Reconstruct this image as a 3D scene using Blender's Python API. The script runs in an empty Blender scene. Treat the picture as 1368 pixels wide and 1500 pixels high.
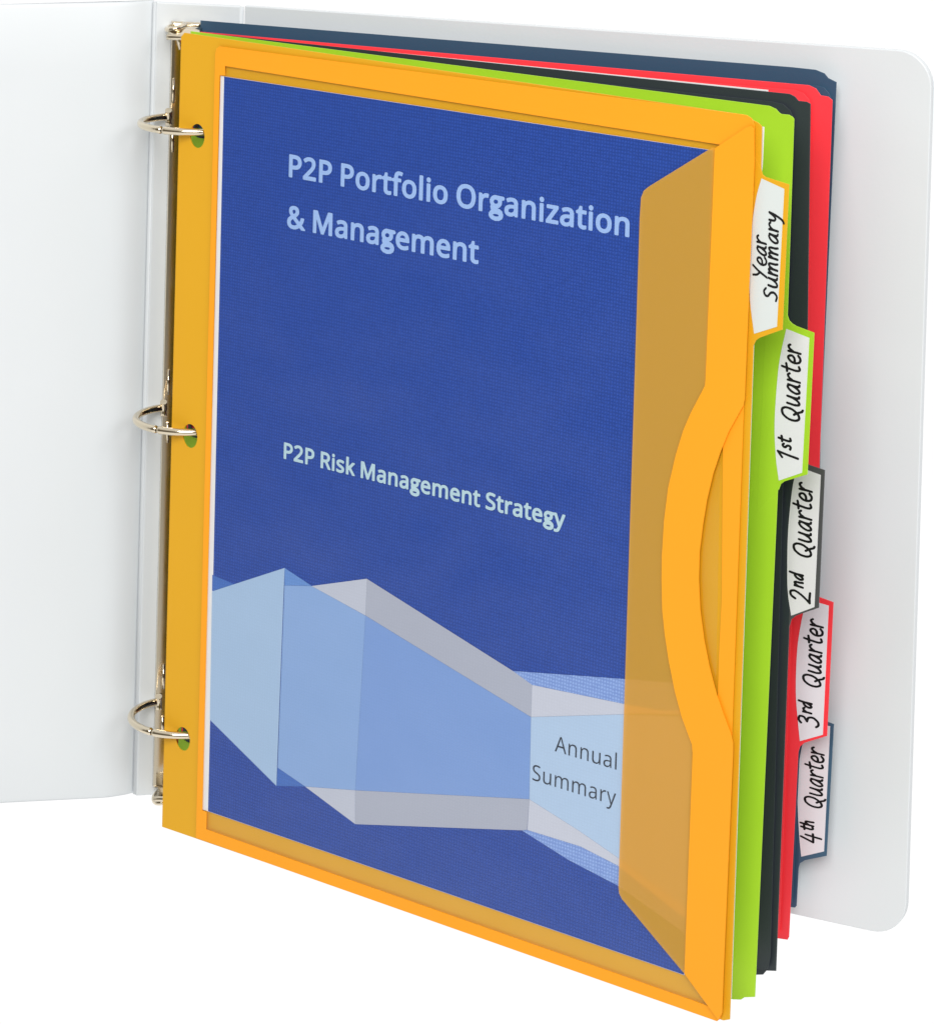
import bpy, math, json
from mathutils import Vector, Matrix

# ---------------------------------------------------------------- camera, world, lamps, exposure
IN = 0.0254                                   # everything below is drawn in inches
sc = bpy.context.scene
col = sc.collection

cam_d = bpy.data.cameras.new('camera')
cam_d.sensor_fit = 'VERTICAL'
cam_d.sensor_height = 36.0
cam_d.lens = 4410.627 / 1500 * 36.0
cam_d.shift_y = -(750 + 177.601) / 1500
cam_d.clip_start = 0.05
cam_d.clip_end = 100
cam = bpy.data.objects.new('camera', cam_d)
col.objects.link(cam)
R_ = Vector((0.99971892, 0.00166554, 0.02364953))
U_ = Vector((-0.02370811, 0.0702322, 0.9972489))
F_ = Vector((0.0, 0.99752928, -0.07025195))
m = Matrix.Identity(4)
for i in range(3):
    m[i][0], m[i][1], m[i][2] = R_[i], U_[i], -F_[i]
m.translation = Vector((4.406438, -42.28579, 16.328643)) * IN
cam.matrix_world = m
sc.camera = cam

world = bpy.data.worlds.new('World')
sc.world = world
world.use_nodes = True
wn, wl = world.node_tree.nodes, world.node_tree.links
bg = wn['Background']
tc = wn.new('ShaderNodeTexCoord')
sep = wn.new('ShaderNodeSeparateXYZ')
wl.new(tc.outputs['Generated'], sep.inputs[0])
mr = wn.new('ShaderNodeMapRange')
mr.interpolation_type = 'SMOOTHSTEP'
mr.inputs['From Min'].default_value = -0.15
mr.inputs['From Max'].default_value = 0.25
wl.new(sep.outputs['Y'], mr.inputs['Value'])
mx = wn.new('ShaderNodeMix')
mx.data_type = 'RGBA'
mz = wn.new('ShaderNodeMapRange')
mz.interpolation_type = 'SMOOTHSTEP'
mz.inputs['From Min'].default_value = -0.14
mz.inputs['From Max'].default_value = -0.5
wl.new(sep.outputs['Z'], mz.inputs['Value'])
mxx = wn.new('ShaderNodeMath')
mxx.operation = 'MAXIMUM'
wl.new(mr.outputs[0], mxx.inputs[0])
wl.new(mz.outputs[0], mxx.inputs[1])
mc = wn.new('ShaderNodeMapRange')                       # pale ceiling bounce
mc.interpolation_type = 'SMOOTHSTEP'
mc.inputs['From Min'].default_value = 0.25
mc.inputs['From Max'].default_value = 0.85
mc.inputs['To Max'].default_value = 0.75
wl.new(sep.outputs['Z'], mc.inputs['Value'])
mxc = wn.new('ShaderNodeMath')
mxc.operation = 'MAXIMUM'
wl.new(mxx.outputs[0], mxc.inputs[0])
wl.new(mc.outputs[0], mxc.inputs[1])
wl.new(mxc.outputs[0], mx.inputs['Factor'])
mx.inputs['A'].default_value = (0.135, 0.12, 0.092, 1)     # the room behind the camera
mx.inputs['B'].default_value = (1.0, 1.0, 1.0, 1)       # white sweep behind and under the object
wl.new(mx.outputs['Result'], bg.inputs['Color'])
bg.inputs['Strength'].default_value = 1.03

def area(name, loc, target, size, power, color=(1, 1, 1), sy=None):
    d = bpy.data.lights.new(name, 'AREA')
    d.energy = power
    d.color = color
    d.shape = 'RECTANGLE'
    d.size = size
    d.size_y = sy or size
    o = bpy.data.objects.new(name, d)
    col.objects.link(o)
    o.location = loc
    o.rotation_euler = (Vector(target) - Vector(loc)).to_track_quat('-Z', 'Y').to_euler()
    return o

area('softbox_key', (-0.05, -1.85, 1.2), (0.12, -0.05, 0.15), 1.0, 31.5, (1.0, 0.99, 0.97))
area('softbox_right', (0.95, -1.6, 1.1), (0.1, 0.0, 0.15), 0.6, 9.0, (0.99, 0.99, 1.0))

vs = sc.view_settings
sc.display_settings.display_device = 'sRGB'
vs.view_transform = 'Standard'
vs.look = 'None'
vs.exposure = 0.0
vs.gamma = 1.0
vs.use_curve_mapping = False

# ---------------------------------------------------------------- materials
def lin(r, g, b):
    f = lambda c: (c / 255 / 12.92) if c / 255 <= 0.04045 else ((c / 255 + 0.055) / 1.055) ** 2.4
    return (f(r), f(g), f(b))

def new_mat(name):
    mt = bpy.data.materials.new(name)
    mt.use_nodes = True
    return mt, mt.node_tree.nodes, mt.node_tree.links, mt.node_tree.nodes['Principled BSDF']

def plastic(name, c, rough=0.4, spec=0.4, bump=0.05, scale=900, mottling=0.03, wave=0.35):
    mt, n, l, b = new_mat(name)
    t = n.new('ShaderNodeTexCoord')
    nz = n.new('ShaderNodeTexNoise')
    nz.inputs['Scale'].default_value = scale
    nz.inputs['Detail'].default_value = 3
    l.new(t.outputs['Object'], nz.inputs['Vector'])
    bp = n.new('ShaderNodeBump')
    bp.inputs['Strength'].default_value = bump
    bp.inputs['Distance'].default_value = 0.0004
    l.new(nz.outputs['Fac'], bp.inputs['Height'])
    nw = n.new('ShaderNodeTexNoise')                 # slow waviness of a soft sheet
    nw.inputs['Scale'].default_value = 14
    nw.inputs['Detail'].default_value = 2
    l.new(t.outputs['Object'], nw.inputs['Vector'])
    bw = n.new('ShaderNodeBump')
    bw.inputs['Strength'].default_value = wave
    bw.inputs['Distance'].default_value = 0.004
    l.new(nw.outputs['Fac'], bw.inputs['Height'])
    l.new(bp.outputs['Normal'], bw.inputs['Normal'])
    l.new(bw.outputs['Normal'], b.inputs['Normal'])
    n2 = n.new('ShaderNodeTexNoise')
    n2.inputs['Scale'].default_value = 22
    n2.inputs['Detail'].default_value = 4
    l.new(t.outputs['Object'], n2.inputs['Vector'])
    r2 = n.new('ShaderNodeMapRange')
    r2.inputs['To Min'].default_value = 1 - mottling
    r2.inputs['To Max'].default_value = 1 + mottling
    l.new(n2.outputs['Fac'], r2.inputs['Value'])
    mu = n.new('ShaderNodeVectorMath')
    mu.operation = 'SCALE'
    mu.inputs[0].default_value = c
    l.new(r2.outputs[0], mu.inputs['Scale'])
    l.new(mu.outputs[0], b.inputs['Base Color'])
    r3 = n.new('ShaderNodeMapRange')
    r3.inputs['To Min'].default_value = rough - 0.06
    r3.inputs['To Max'].default_value = rough + 0.06
    l.new(n2.outputs['Fac'], r3.inputs['Value'])
    l.new(r3.outputs[0], b.inputs['Roughness'])
    b.inputs['Specular IOR Level'].default_value = spec
    return mt

M = {}
M['vinyl'] = plastic('white_vinyl', (0.695, 0.728, 0.752), 0.36, 0.4, 0.06, 700, 0.012)
M['orange'] = plastic('orange_poly', (0.95, 0.365, 0.012), 0.45, 0.28)
M['mustard'] = plastic('orange_poly_single_layer', (0.75, 0.385, 0.012), 0.45, 0.28)
M['green'] = plastic('lime_poly', (0.365, 0.635, 0.025), 0.45, 0.28)
M['black'] = plastic('charcoal_poly', (0.030, 0.038, 0.047), 0.45, 0.4)
M['red'] = plastic('red_poly', (0.95, 0.045, 0.06), 0.42, 0.35)
M['navy'] = plastic('navy_poly', (0.035, 0.085, 0.15), 0.42, 0.4)
M['paper'] = plastic('white_paper', (0.84, 0.84, 0.85), 0.8, 0.15, 0.1, 1500, 0.01)
M['label'] = plastic('write_on_film', (0.735, 0.745, 0.765), 0.5, 0.3, 0.03, 900, 0.01)
M['label_orange'] = plastic('write_on_film_dimmed', (0.66, 0.705, 0.69), 0.5, 0.3, 0.03, 900, 0.01)  # same film, darkened in colour to tame the stronger light on this tab
M['label_cool'] = plastic('write_on_film_bounce_tint', (0.765, 0.745, 0.785), 0.5, 0.3, 0.03, 900, 0.01)  # same film, tinted lilac to cancel green light bounced off the neighbouring sheet
M['charcoal_single'] = plastic('charcoal_poly_single_layer', (0.075, 0.074, 0.082), 0.45, 0.4)
M['navy_single'] = plastic('navy_poly_single_layer', (0.05, 0.115, 0.185), 0.42, 0.4)
M['ink'] = plastic('black_ink', (0.006, 0.006, 0.007), 0.55, 0.25)

def printed(name, c, weave=0.07, dots=None):
    mt, n, l, b = new_mat(name)
    uv = n.new('ShaderNodeUVMap')
    cur = None
    for ax in ('X', 'Y'):
        w = n.new('ShaderNodeTexWave')
        w.wave_type = 'BANDS'
        w.bands_direction = ax
        w.inputs['Scale'].default_value = 7.2
        w.inputs['Distortion'].default_value = 2.2
        w.inputs['Detail'].default_value = 2
        w.inputs['Detail Scale'].default_value = 3
        l.new(uv.outputs[0], w.inputs['Vector'])
        if cur is None:
            cur = w.outputs['Fac']
        else:
            a = n.new('ShaderNodeMath')
            a.operation = 'MULTIPLY'
            l.new(cur, a.inputs[0])
            l.new(w.outputs['Fac'], a.inputs[1])
            cur = a.outputs[0]
    ng = n.new('ShaderNodeTexNoise')
    ng.inputs['Scale'].default_value = 9
    ng.inputs['Detail'].default_value = 6
    l.new(uv.outputs[0], ng.inputs['Vector'])
    ad = n.new('ShaderNodeMath')
    ad.operation = 'MULTIPLY_ADD'
    l.new(ng.outputs['Fac'], ad.inputs[0])
    ad.inputs[1].default_value = 0.5
    l.new(cur, ad.inputs[2])
    mix = n.new('ShaderNodeMix')
    mix.data_type = 'RGBA'
    mix.clamp_factor = True
    l.new(ad.outputs[0], mix.inputs['Factor'])
    lo = tuple(x * (1 - weave) for x in c)
    hi = tuple(min(1, x * (1 + weave) + weave * 0.03) for x in (dots or c))
    mix.inputs['A'].default_value = (*lo, 1)
    mix.inputs['B'].default_value = (*hi, 1)
    l.new(mix.outputs['Result'], b.inputs['Base Color'])
    b.inputs['Roughness'].default_value = 0.6
    b.inputs['Specular IOR Level'].default_value = 0.25
    return mt

def P(r, g, b, k=1.0):
    return tuple(min(0.95, x * k) for x in lin(r, g, b))
M['blue'] = printed('blue_print', P(28, 70, 160), 0.26)
M['g_pale'] = printed('pale_blue_print', P(166, 194, 226), 0.025)
M['g_mid'] = printed('mid_blue_print', P(140, 173, 222), 0.025)
M['g_core'] = printed('ribbon_blue_print', P(126, 160, 218), 0.025)
M['g_grey'] = printed('grey_print', P(174, 180, 197), 0.025)
M['g_greyl'] = printed('light_grey_print', P(192, 198, 214), 0.025)
M['g_light'] = printed('light_blue_print', P(178, 203, 232), 0.025)
M['g_silver'] = printed('silver_print', P(200, 205, 220), 0.025)
M['g_dark'] = printed('overlap_blue_print', P(64, 110, 190), 0.08)
M['g_over'] = printed('overlap_sky_print', P(102, 146, 212), 0.06)
M['g_dot'] = printed('halftone_print', P(112, 142, 212), 0.05, P(150, 180, 232))
M['t_title'] = printed('title_ink', P(158, 190, 240), 0.03)
M['t_sub'] = printed('subtitle_ink', P(184, 214, 226), 0.03)
M['t_cap'] = printed('caption_ink', P(38, 48, 64), 0.03)

def metal():
    mt, n, l, b = new_mat('nickel_plated_steel')
    b.inputs['Base Color'].default_value = (0.75, 0.655, 0.50, 1)
    b.inputs['Metallic'].default_value = 1
    t = n.new('ShaderNodeTexCoord')
    nz = n.new('ShaderNodeTexNoise')
    nz.inputs['Scale'].default_value = 120
    l.new(t.outputs['Object'], nz.inputs['Vector'])
    r = n.new('ShaderNodeMapRange')
    r.inputs['To Min'].default_value = 0.08
    r.inputs['To Max'].default_value = 0.2
    l.new(nz.outputs['Fac'], r.inputs['Value'])
    l.new(r.outputs[0], b.inputs['Roughness'])
    return mt
M['metal'] = metal()

def see_through(name, tint, body, opacity, rough=0.4):
    mt, n, l, b = new_mat(name)
    b.inputs['Base Color'].default_value = (*body, 1)
    b.inputs['Roughness'].default_value = rough
    b.inputs['Specular IOR Level'].default_value = 0.35
    tr = n.new('ShaderNodeBsdfTransparent')
    tr.inputs['Color'].default_value = (*tint, 1)
    ms = n.new('ShaderNodeMixShader')
    ms.inputs[0].default_value = opacity
    l.new(tr.outputs[0], ms.inputs[1])
    l.new(b.outputs[0], ms.inputs[2])
    l.new(ms.outputs[0], n['Material Output'].inputs['Surface'])
    return mt
M['flap'] = see_through('translucent_orange_poly', (1, 0.78, 0.70), (0.97, 0.62, 0.075), 0.335)

def film():
    mt, n, l, b = new_mat('clear_film')
    gl = n.new('ShaderNodeBsdfGlossy')
    gl.inputs['Roughness'].default_value = 0.16
    tr = n.new('ShaderNodeBsdfTransparent')
    tr.inputs['Color'].default_value = (0.98, 0.98, 0.98, 1)
    t = n.new('ShaderNodeTexCoord')
    nw = n.new('ShaderNodeTexNoise')
    nw.inputs['Scale'].default_value = 9
    nw.inputs['Detail'].default_value = 3
    l.new(t.outputs['Object'], nw.inputs['Vector'])
    bw = n.new('ShaderNodeBump')
    bw.inputs['Strength'].default_value = 0.6
    bw.inputs['Distance'].default_value = 0.006
    l.new(nw.outputs['Fac'], bw.inputs['Height'])
    l.new(bw.outputs['Normal'], gl.inputs['Normal'])
    lw = n.new('ShaderNodeLayerWeight')
    pw = n.new('ShaderNodeMath')
    pw.operation = 'POWER'
    l.new(lw.outputs['Facing'], pw.inputs[0])
    pw.inputs[1].default_value = 3.0
    fr = n.new('ShaderNodeMath')
    fr.operation = 'MULTIPLY_ADD'
    l.new(pw.outputs[0], fr.inputs[0])
    fr.inputs[1].default_value = 0.6
    fr.inputs[2].default_value = 0.05
    ms = n.new('ShaderNodeMixShader')
    l.new(fr.outputs[0], ms.inputs[0])
    l.new(tr.outputs[0], ms.inputs[1])
    l.new(gl.outputs[0], ms.inputs[2])
    l.new(ms.outputs[0], n['Material Output'].inputs['Surface'])
    return mt
M['film'] = film()

# ---------------------------------------------------------------- helpers
def tag(o, label=None, cat=None, group=None, kind=None):
    for k, v in (('label', label), ('category', cat), ('group', group), ('kind', kind)):
        if v:
            o[k] = v
    return o

def empty(name, loc):
    o = bpy.data.objects.new(name, None)
    o.empty_display_size = 0.02
    col.objects.link(o)
    o.location = Vector(loc) * IN
    return o

class Sheet:
    """A flat quad in space: (u, v, z) in inches -> world; z along the normal that faces the reader."""
    def __init__(s, TL, BL, TR, BR, W, H):
        s.TL, s.BL, s.TR, s.BR = map(Vector, (TL, BL, TR, BR))
        s.W, s.H = W, H
        d = s.BR - s.BL + s.TR - s.TL
        s.n = Vector((d.y, -d.x, 0)).normalized()
    def __call__(s, u, v, z=0.0):
        a, b = u / s.W, v / s.H
        p = (s.BL * (1 - a) + s.BR * a) * (1 - b) + (s.TL * (1 - a) + s.TR * a) * b
        return p + s.n * z

def link_mesh(name, me, mats, parent, base=None):
    o = bpy.data.objects.new(name, me)
    for k in (mats if isinstance(mats, (list, tuple)) else [mats]):
        me.materials.append(M[k])
    col.objects.link(o)
    if parent:
        o.parent = parent
    return o

def root_loc(o):
    p = Vector((0, 0, 0))
    while o:
        p = p + o.location
        o = o.parent
    return p

def slab(name, loops, sheet, z0, z1, mat, parent, bevel=0.0, fillet=0):
    """Outline(s) in sheet inches (holes included) filled into a thin solid from z0 to z1."""
    cu = bpy.data.curves.new('tmp', 'CURVE')
    cu.dimensions = '2D'
    cu.fill_mode = 'BOTH'
    cu.extrude = max(0.0, (z1 - z0) / 2 - bevel)
    cu.bevel_depth = bevel
    cu.bevel_resolution = 1
    cu.offset = -bevel
    for lp in loops:
        sp = cu.splines.new('POLY')
        sp.points.add(len(lp) - 1)
        for q, (x, y) in zip(sp.points, lp):
            q.co = (x, y, 0, 1)
        sp.use_cyclic_u = True
    ob = bpy.data.objects.new('tmp', cu)
    col.objects.link(ob)
    dg = bpy.context.evaluated_depsgraph_get()
    me = bpy.data.meshes.new_from_object(ob.evaluated_get(dg))
    bpy.data.objects.remove(ob)
    bpy.data.curves.remove(cu)
    me.materials.clear()
    me.name = name
    zc = (z0 + z1) / 2
    flat = [(v.co.x, v.co.y) for v in me.vertices]
    uvl = me.uv_layers.new(name='UVMap') if not me.uv_layers else me.uv_layers[0]
    for lo in me.loops:
        uvl.data[lo.index].uv = flat[lo.vertex_index]
    off = root_loc(parent) if parent else Vector((0, 0, 0))
    for v in me.vertices:
        v.co = sheet(v.co.x, v.co.y, zc + v.co.z) * IN - off
    for p in me.polygons:
        p.use_smooth = False
    me.update()
    return link_mesh(name, me, mat, parent)

def grid_mesh(name, rows, mat, parent, closed_u=False, caps=False, smooth=True):
    """rows: list of rings of world inches; quads between them."""
    off = root_loc(parent) if parent else Vector((0, 0, 0))
    vs_, fs = [], []
    n = len(rows[0])
    for r in rows:
        vs_ += [Vector(p) * IN - off for p in r]
    for i in range(len(rows) - 1):
        for j in range(n if closed_u else n - 1):
            k = (j + 1) % n
            fs.append((i * n + j, i * n + k, (i + 1) * n + k, (i + 1) * n + j))
    if caps:
        fs.append(tuple(range(n))[::-1])
        fs.append(tuple((len(rows) - 1) * n + j for j in range(n)))
    me = bpy.data.meshes.new(name)
    me.from_pydata(vs_, [], fs)
    for p in me.polygons:
        p.use_smooth = smooth and len(p.vertices) == 4
    me.update()
    return link_mesh(name, me, mat, parent)

def tube_rows(pts, rad, n=12, closed=False):
    pts = [Vector(p) for p in pts]
    rows = []
    N = len(pts)
    ref = None
    for i, p in enumerate(pts):
        a = pts[i - 1] if (i or closed) else p
        b = pts[(i + 1) % N] if (i < N - 1 or closed) else p
        t = (b - a).normalized()
        if ref is None:
            ref = t.orthogonal().normalized()
        ref = (ref - t * ref.dot(t)).normalized()
        bi = t.cross(ref)
        r = rad(i / max(1, N - 1)) if callable(rad) else rad
        rows.append([p + ref * (r * math.cos(2 * math.pi * k / n)) + bi * (r * math.sin(2 * math.pi * k / n)) for k in range(n)])
    if closed:
        rows.append(rows[0])
    return rows

def multi_tubes(name, tubes, mat, parent, n=12):
    off = root_loc(parent) if parent else Vector((0, 0, 0))
    vs_, fs = [], []
    for pts, rad, closed in tubes:
        rows = tube_rows(pts, rad, n, closed)
        b0 = len(vs_)
        for r in rows:
            vs_ += [Vector(p) * IN - off for p in r]
        for i in range(len(rows) - 1):
            for j in range(n):
                k = (j + 1) % n
                fs.append((b0 + i * n + j, b0 + i * n + k, b0 + (i + 1) * n + k, b0 + (i + 1) * n + j))
        if not closed:
            fs.append(tuple(b0 + j for j in range(n))[::-1])
            fs.append(tuple(b0 + (len(rows) - 1) * n + j for j in range(n)))
    me = bpy.data.meshes.new(name)
    me.from_pydata(vs_, [], fs)
    for p in me.polygons:
        p.use_smooth = len(p.vertices) == 4
    me.update()
    return link_mesh(name, me, mat, parent)

def arc(cx, cy, r, a0, a1, n=8, ry=None):
    return [(cx + r * math.cos(math.radians(a0 + (a1 - a0) * i / n)), cy + (ry or r) * math.sin(math.radians(a0 + (a1 - a0) * i / n))) for i in range(n + 1)]

def smooth_path(pts, n=5):
    """Catmull-Rom through pts."""
    P_ = [Vector(p) for p in pts]
    P_ = [P_[0] * 2 - P_[1]] + P_ + [P_[-1] * 2 - P_[-2]]
    out = []
    for i in range(1, len(P_) - 2):
        a, b, c, d = P_[i - 1:i + 3]
        for k in range(n):
            t = k / n
            q = 0.5 * (2 * b + (c - a) * t + (2 * a - 5 * b + 4 * c - d) * t * t + (3 * b - a - 3 * c + d) * t ** 3)
            out.append((q.x, q.y))
    out.append((P_[-2].x, P_[-2].y))
    return out

# ---------------------------------------------------------------- the ring binder
binder = empty('ring_binder', (0.6, 0.1, 0.0))
tag(binder, 'white vinyl three-ring binder standing open with nickel rings on its spine', 'binder')
A_T, A_B = (0.053, 0.001, 11.511), (-0.053, 0.0, -0.001)
B_T, B_B = (1.267, 0.274, 11.447), (1.258, 0.278, 0.0)
R_T, R_B = (10.372, -4.219, 11.572), (10.416, -4.225, -0.016)
F_T, F_B = (-2.08, -0.417, 11.462), (-1.934, -0.414, 0.013)
HC = 11.5
front_q = Sheet(F_T, F_B, A_T, A_B, 2.10, HC)      # u runs from image edge (0) to the hinge (2.10)
spine_q = Sheet(A_T, A_B, B_T, B_B, 1.29, HC)
back_q = Sheet(B_T, B_B, R_T, R_B, 10.17, HC)

# front cover: board with a soft vinyl hinge that dips towards the spine
def hinge(u):
    s = 2.10 - u
    d = 0.0
    if s < 0.55:
        d = -0.14 * (1 - s / 0.55) ** 1.8
    return d
rows = []
us = [-8.3, -6, -4, -2, -1, 0, 0.6, 1.1, 1.4] + [1.55 + 0.05 * i for i in range(12)]
prof = [(u, 0.0 + hinge(u)) for u in us]
t_ = 0.11
ring_pts = []
for v in [0.0, 0.02, 0.06] + [HC * i / 12 for i in range(1, 12)] + [HC - 0.06, HC - 0.02, HC]:
    e = 0.0
    if v < 0.06:
        e = 0.02 * (1 - v / 0.06)
    if HC - v < 0.06:
        e = 0.02 * (1 - (HC - v) / 0.06)
    row = [front_q(u, v, z - e) for u, z in prof] + [front_q(u, v, z - t_ * (0.35 if u > 1.7 else 1.0) + e) for u, z in reversed(prof)]
    rows.append(row)
grid_mesh('front_cover', rows, 'vinyl', binder, closed_u=True, caps=True)

slab('spine', [[(0.02, 0.0), (1.27, 0.0), (1.27, HC - 0.01), (0.02, HC - 0.01)]], spine_q, -0.14, -0.02, 'vinyl', binder, 0.02)
multi_tubes('hinge_bead', [([spine_q(0.03, 0.01, -0.10), spine_q(0.03, HC - 0.02, -0.10)], 0.05, False),
                           ([spine_q(1.275, 0.01, -0.05), spine_q(1.275, HC - 0.02, -0.05)], 0.04, False)], 'vinyl', binder)
rr = 0.46
oc = [(0.03, 0.0)] + arc(10.17 - rr, rr, rr, -90, 0, 10) + arc(10.17 - rr, HC - rr, rr, 0, 90, 10) + [(0.03, HC)]
slab('back_cover', [oc], back_q, -0.12, 0.0, 'vinyl', binder, 0.014)

# ring mechanism: arched plate, three rings, a lever at each end
PLATE = [(-1.0, 0.0), (-0.997, 0.09), (-0.985, 0.112), (-0.96, 0.12), (-0.9, 0.123), (-0.5, 0.132), (0.0, 0.136),
         (0.5, 0.132), (0.9, 0.123), (0.96, 0.12), (0.985, 0.112), (0.997, 0.09), (1.0, 0.0)]
rows = []
for v in [0.16, 0.17] + [0.2 + 11.0 * i / 6 for i in range(7)] + [11.23, 11.24]:
    k = 0.55 if (v < 0.165 or v > 11.235) else 1.0
    pr = []
    for a, h in PLATE:
        pr.append(spine_q(0.60 + 0.36 * a, v, h * k))
    for a, h in reversed(PLATE):
        pr.append(spine_q(0.60 + 0.345 * a, v, h * k - 0.02))
    rows.append(pr)
grid_mesh('ring_plate', rows, 'metal', binder, closed_u=True, caps=True)

RC, RR = (0.69, -0.637), 0.743
RING_Z = (9.88, 5.70, 1.42)
def rp(a, z):
    return (RC[0] + RR * math.cos(math.radians(a)), RC[1] + RR * math.sin(math.radians(a)), z)
def rrad(flip):
    def f(t):
        t = 1 - t if flip else t
        return 0.052 + (0.006 * math.exp(-((t - 0.985) / 0.02) ** 2)) - (0.012 if t > 0.996 else 0.0)
    return f
for z in RING_Z:
    ring = multi_tubes('ring', [([rp(119 + (238.9 - 119) * i / 40, z) for i in range(41)], rrad(False), False)], 'metal', binder, 14)
    multi_tubes('ring_half', [([rp(239.5 + (421 - 239.5) * i / 60, z) for i in range(61)], rrad(True), False)], 'metal', ring, 14)
    # raised ring posts and the slot edge on the plate
    c0 = Vector(rp(124, z)) + Vector((0.0, -0.055, 0.0))
    multi_tubes('ring_post', [([c0 + Vector((0.0, -0.03, 0.10)), c0 + Vector((0.0, 0.0, 0.06)), c0 + Vector((0.0, 0.05, -0.06)), c0 + Vector((0.0, 0.02, -0.12))], 0.05, False),
                              ([c0 + Vector((0.06, 0.0, 0.2)), c0 + Vector((0.06, 0.03, 0.55))], 0.022, False),
                              ([c0 + Vector((0.06, 0.0, -0.2)), c0 + Vector((0.06, 0.03, -0.5))], 0.022, False)], 'metal', ring)

def lever(z, s):
    """bent finger lever; s = +1 at the top end of the plate, -1 at the bottom"""
    path = [(0.10, -0.25), (0.02, -0.12), (-0.04, 0.0), (-0.14, 0.06), (-0.30, 0.05), (-0.44, 0.0), (-0.50, -0.05)]
    path = smooth_path(path, 4)
    rows = []
    for x0, x1 in ((0.28, 0.72),):
        for th in (0.0, 1.0):
            pass
        for i, (y, h) in enumerate(path):
            w = 0.0 if i > 6 else 0.05
            rows.append([(x0 + w, y, z + s * h), (x1 - w, y, z + s * h), (x1 - w, y + 0.012, z + s * (h - 0.035)), (x0 + w, y + 0.012, z + s * (h - 0.035))])
    lv = grid_mesh('lever', rows, 'metal', binder, closed_u=True, caps=True)
    loop = [(0.36 + 0.12 * math.cos(a), -0.12 + 0.26 * math.sin(a), z + s * 0.05 + 0.03 * math.cos(a)) for a in [2 * math.pi * i / 32 for i in range(32)]]
    multi_tubes('lever_eyelet', [(loop, 0.04, True),
                                 ([(0.42, -0.30, z), (0.43, -0.32, z - s * 0.12), (0.45, -0.3, z - s * 0.24)], 0.032, False),
                                 ([(0.27, -0.5, z - s * 0.05), (0.74, -0.5, z - s * 0.05)], 0.04, False)], 'metal', lv)
lever(11.12, 1)
lever(0.12, -1)

# ---------------------------------------------------------------- pocket dividers
W, H = 9.46, 11.13
Q = {
 'orange': Sheet((0.533, -1.153, 11.223), (0.455, -1.158, 0.023), (7.944, -7.032, 11.118), (7.895, -7.028, 0.045), W, H),
 'green': Sheet((0.62, -0.70, 11.185), (0.62, -0.70, 0.03), (8.405, -6.316, 11.114), (8.251, -6.313, 0.033), W, H),
 'black': Sheet((0.66, -0.48, 11.146), (0.66, -0.48, 0.036), (8.691, -5.532, 11.163), (8.602, -5.532, 0.039), W, H),
 'red': Sheet((0.62, -0.27, 11.133), (0.62, -0.27, 0.02), (9.086, -4.414, 11.136), (8.887, -4.413, 0.019), W, H),
 'navy': Sheet((0.70, -0.07, 11.263), (0.70, -0.07, 0.10), (9.213, -3.93, 11.269), (9.029, -3.93, 0.236), W, H),
}

def holes(sh):
    out = []
    for z in RING_Z:
        # where this ring crosses the sheet
        v = (z - sh.BL.z) / (sh.TL.z - sh.BL.z) * H
        best = None
        for i in range(30, 1200):
            p = sh(i / 1000, v)
            e = abs(math.hypot(p.x - RC[0], p.y - RC[1]) - RR)
            if best is None or e < best[0]:
                best = (e, i / 1000)
        u = best[1]
        if sh is not Q['orange']:
            # long slot: the punched edge near the sheet's rim, worn out to where the ring now runs
            a, b = 0.185, max(0.5, u)
            dv = 0.03 if z > 8 else (0.08 if z > 4 else 0.17)
            out.append(arc(b, v - dv, 0.14, -90, 90, 12) + arc(a, v - dv, 0.14, 90, 270, 12))
            continue
        out.append([(u + 0.135 * math.cos(2 * math.pi * k / 28), v - 0.05 + 0.165 * math.sin(2 * math.pi * k / 28)) for k in range(28)])
    return out

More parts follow.
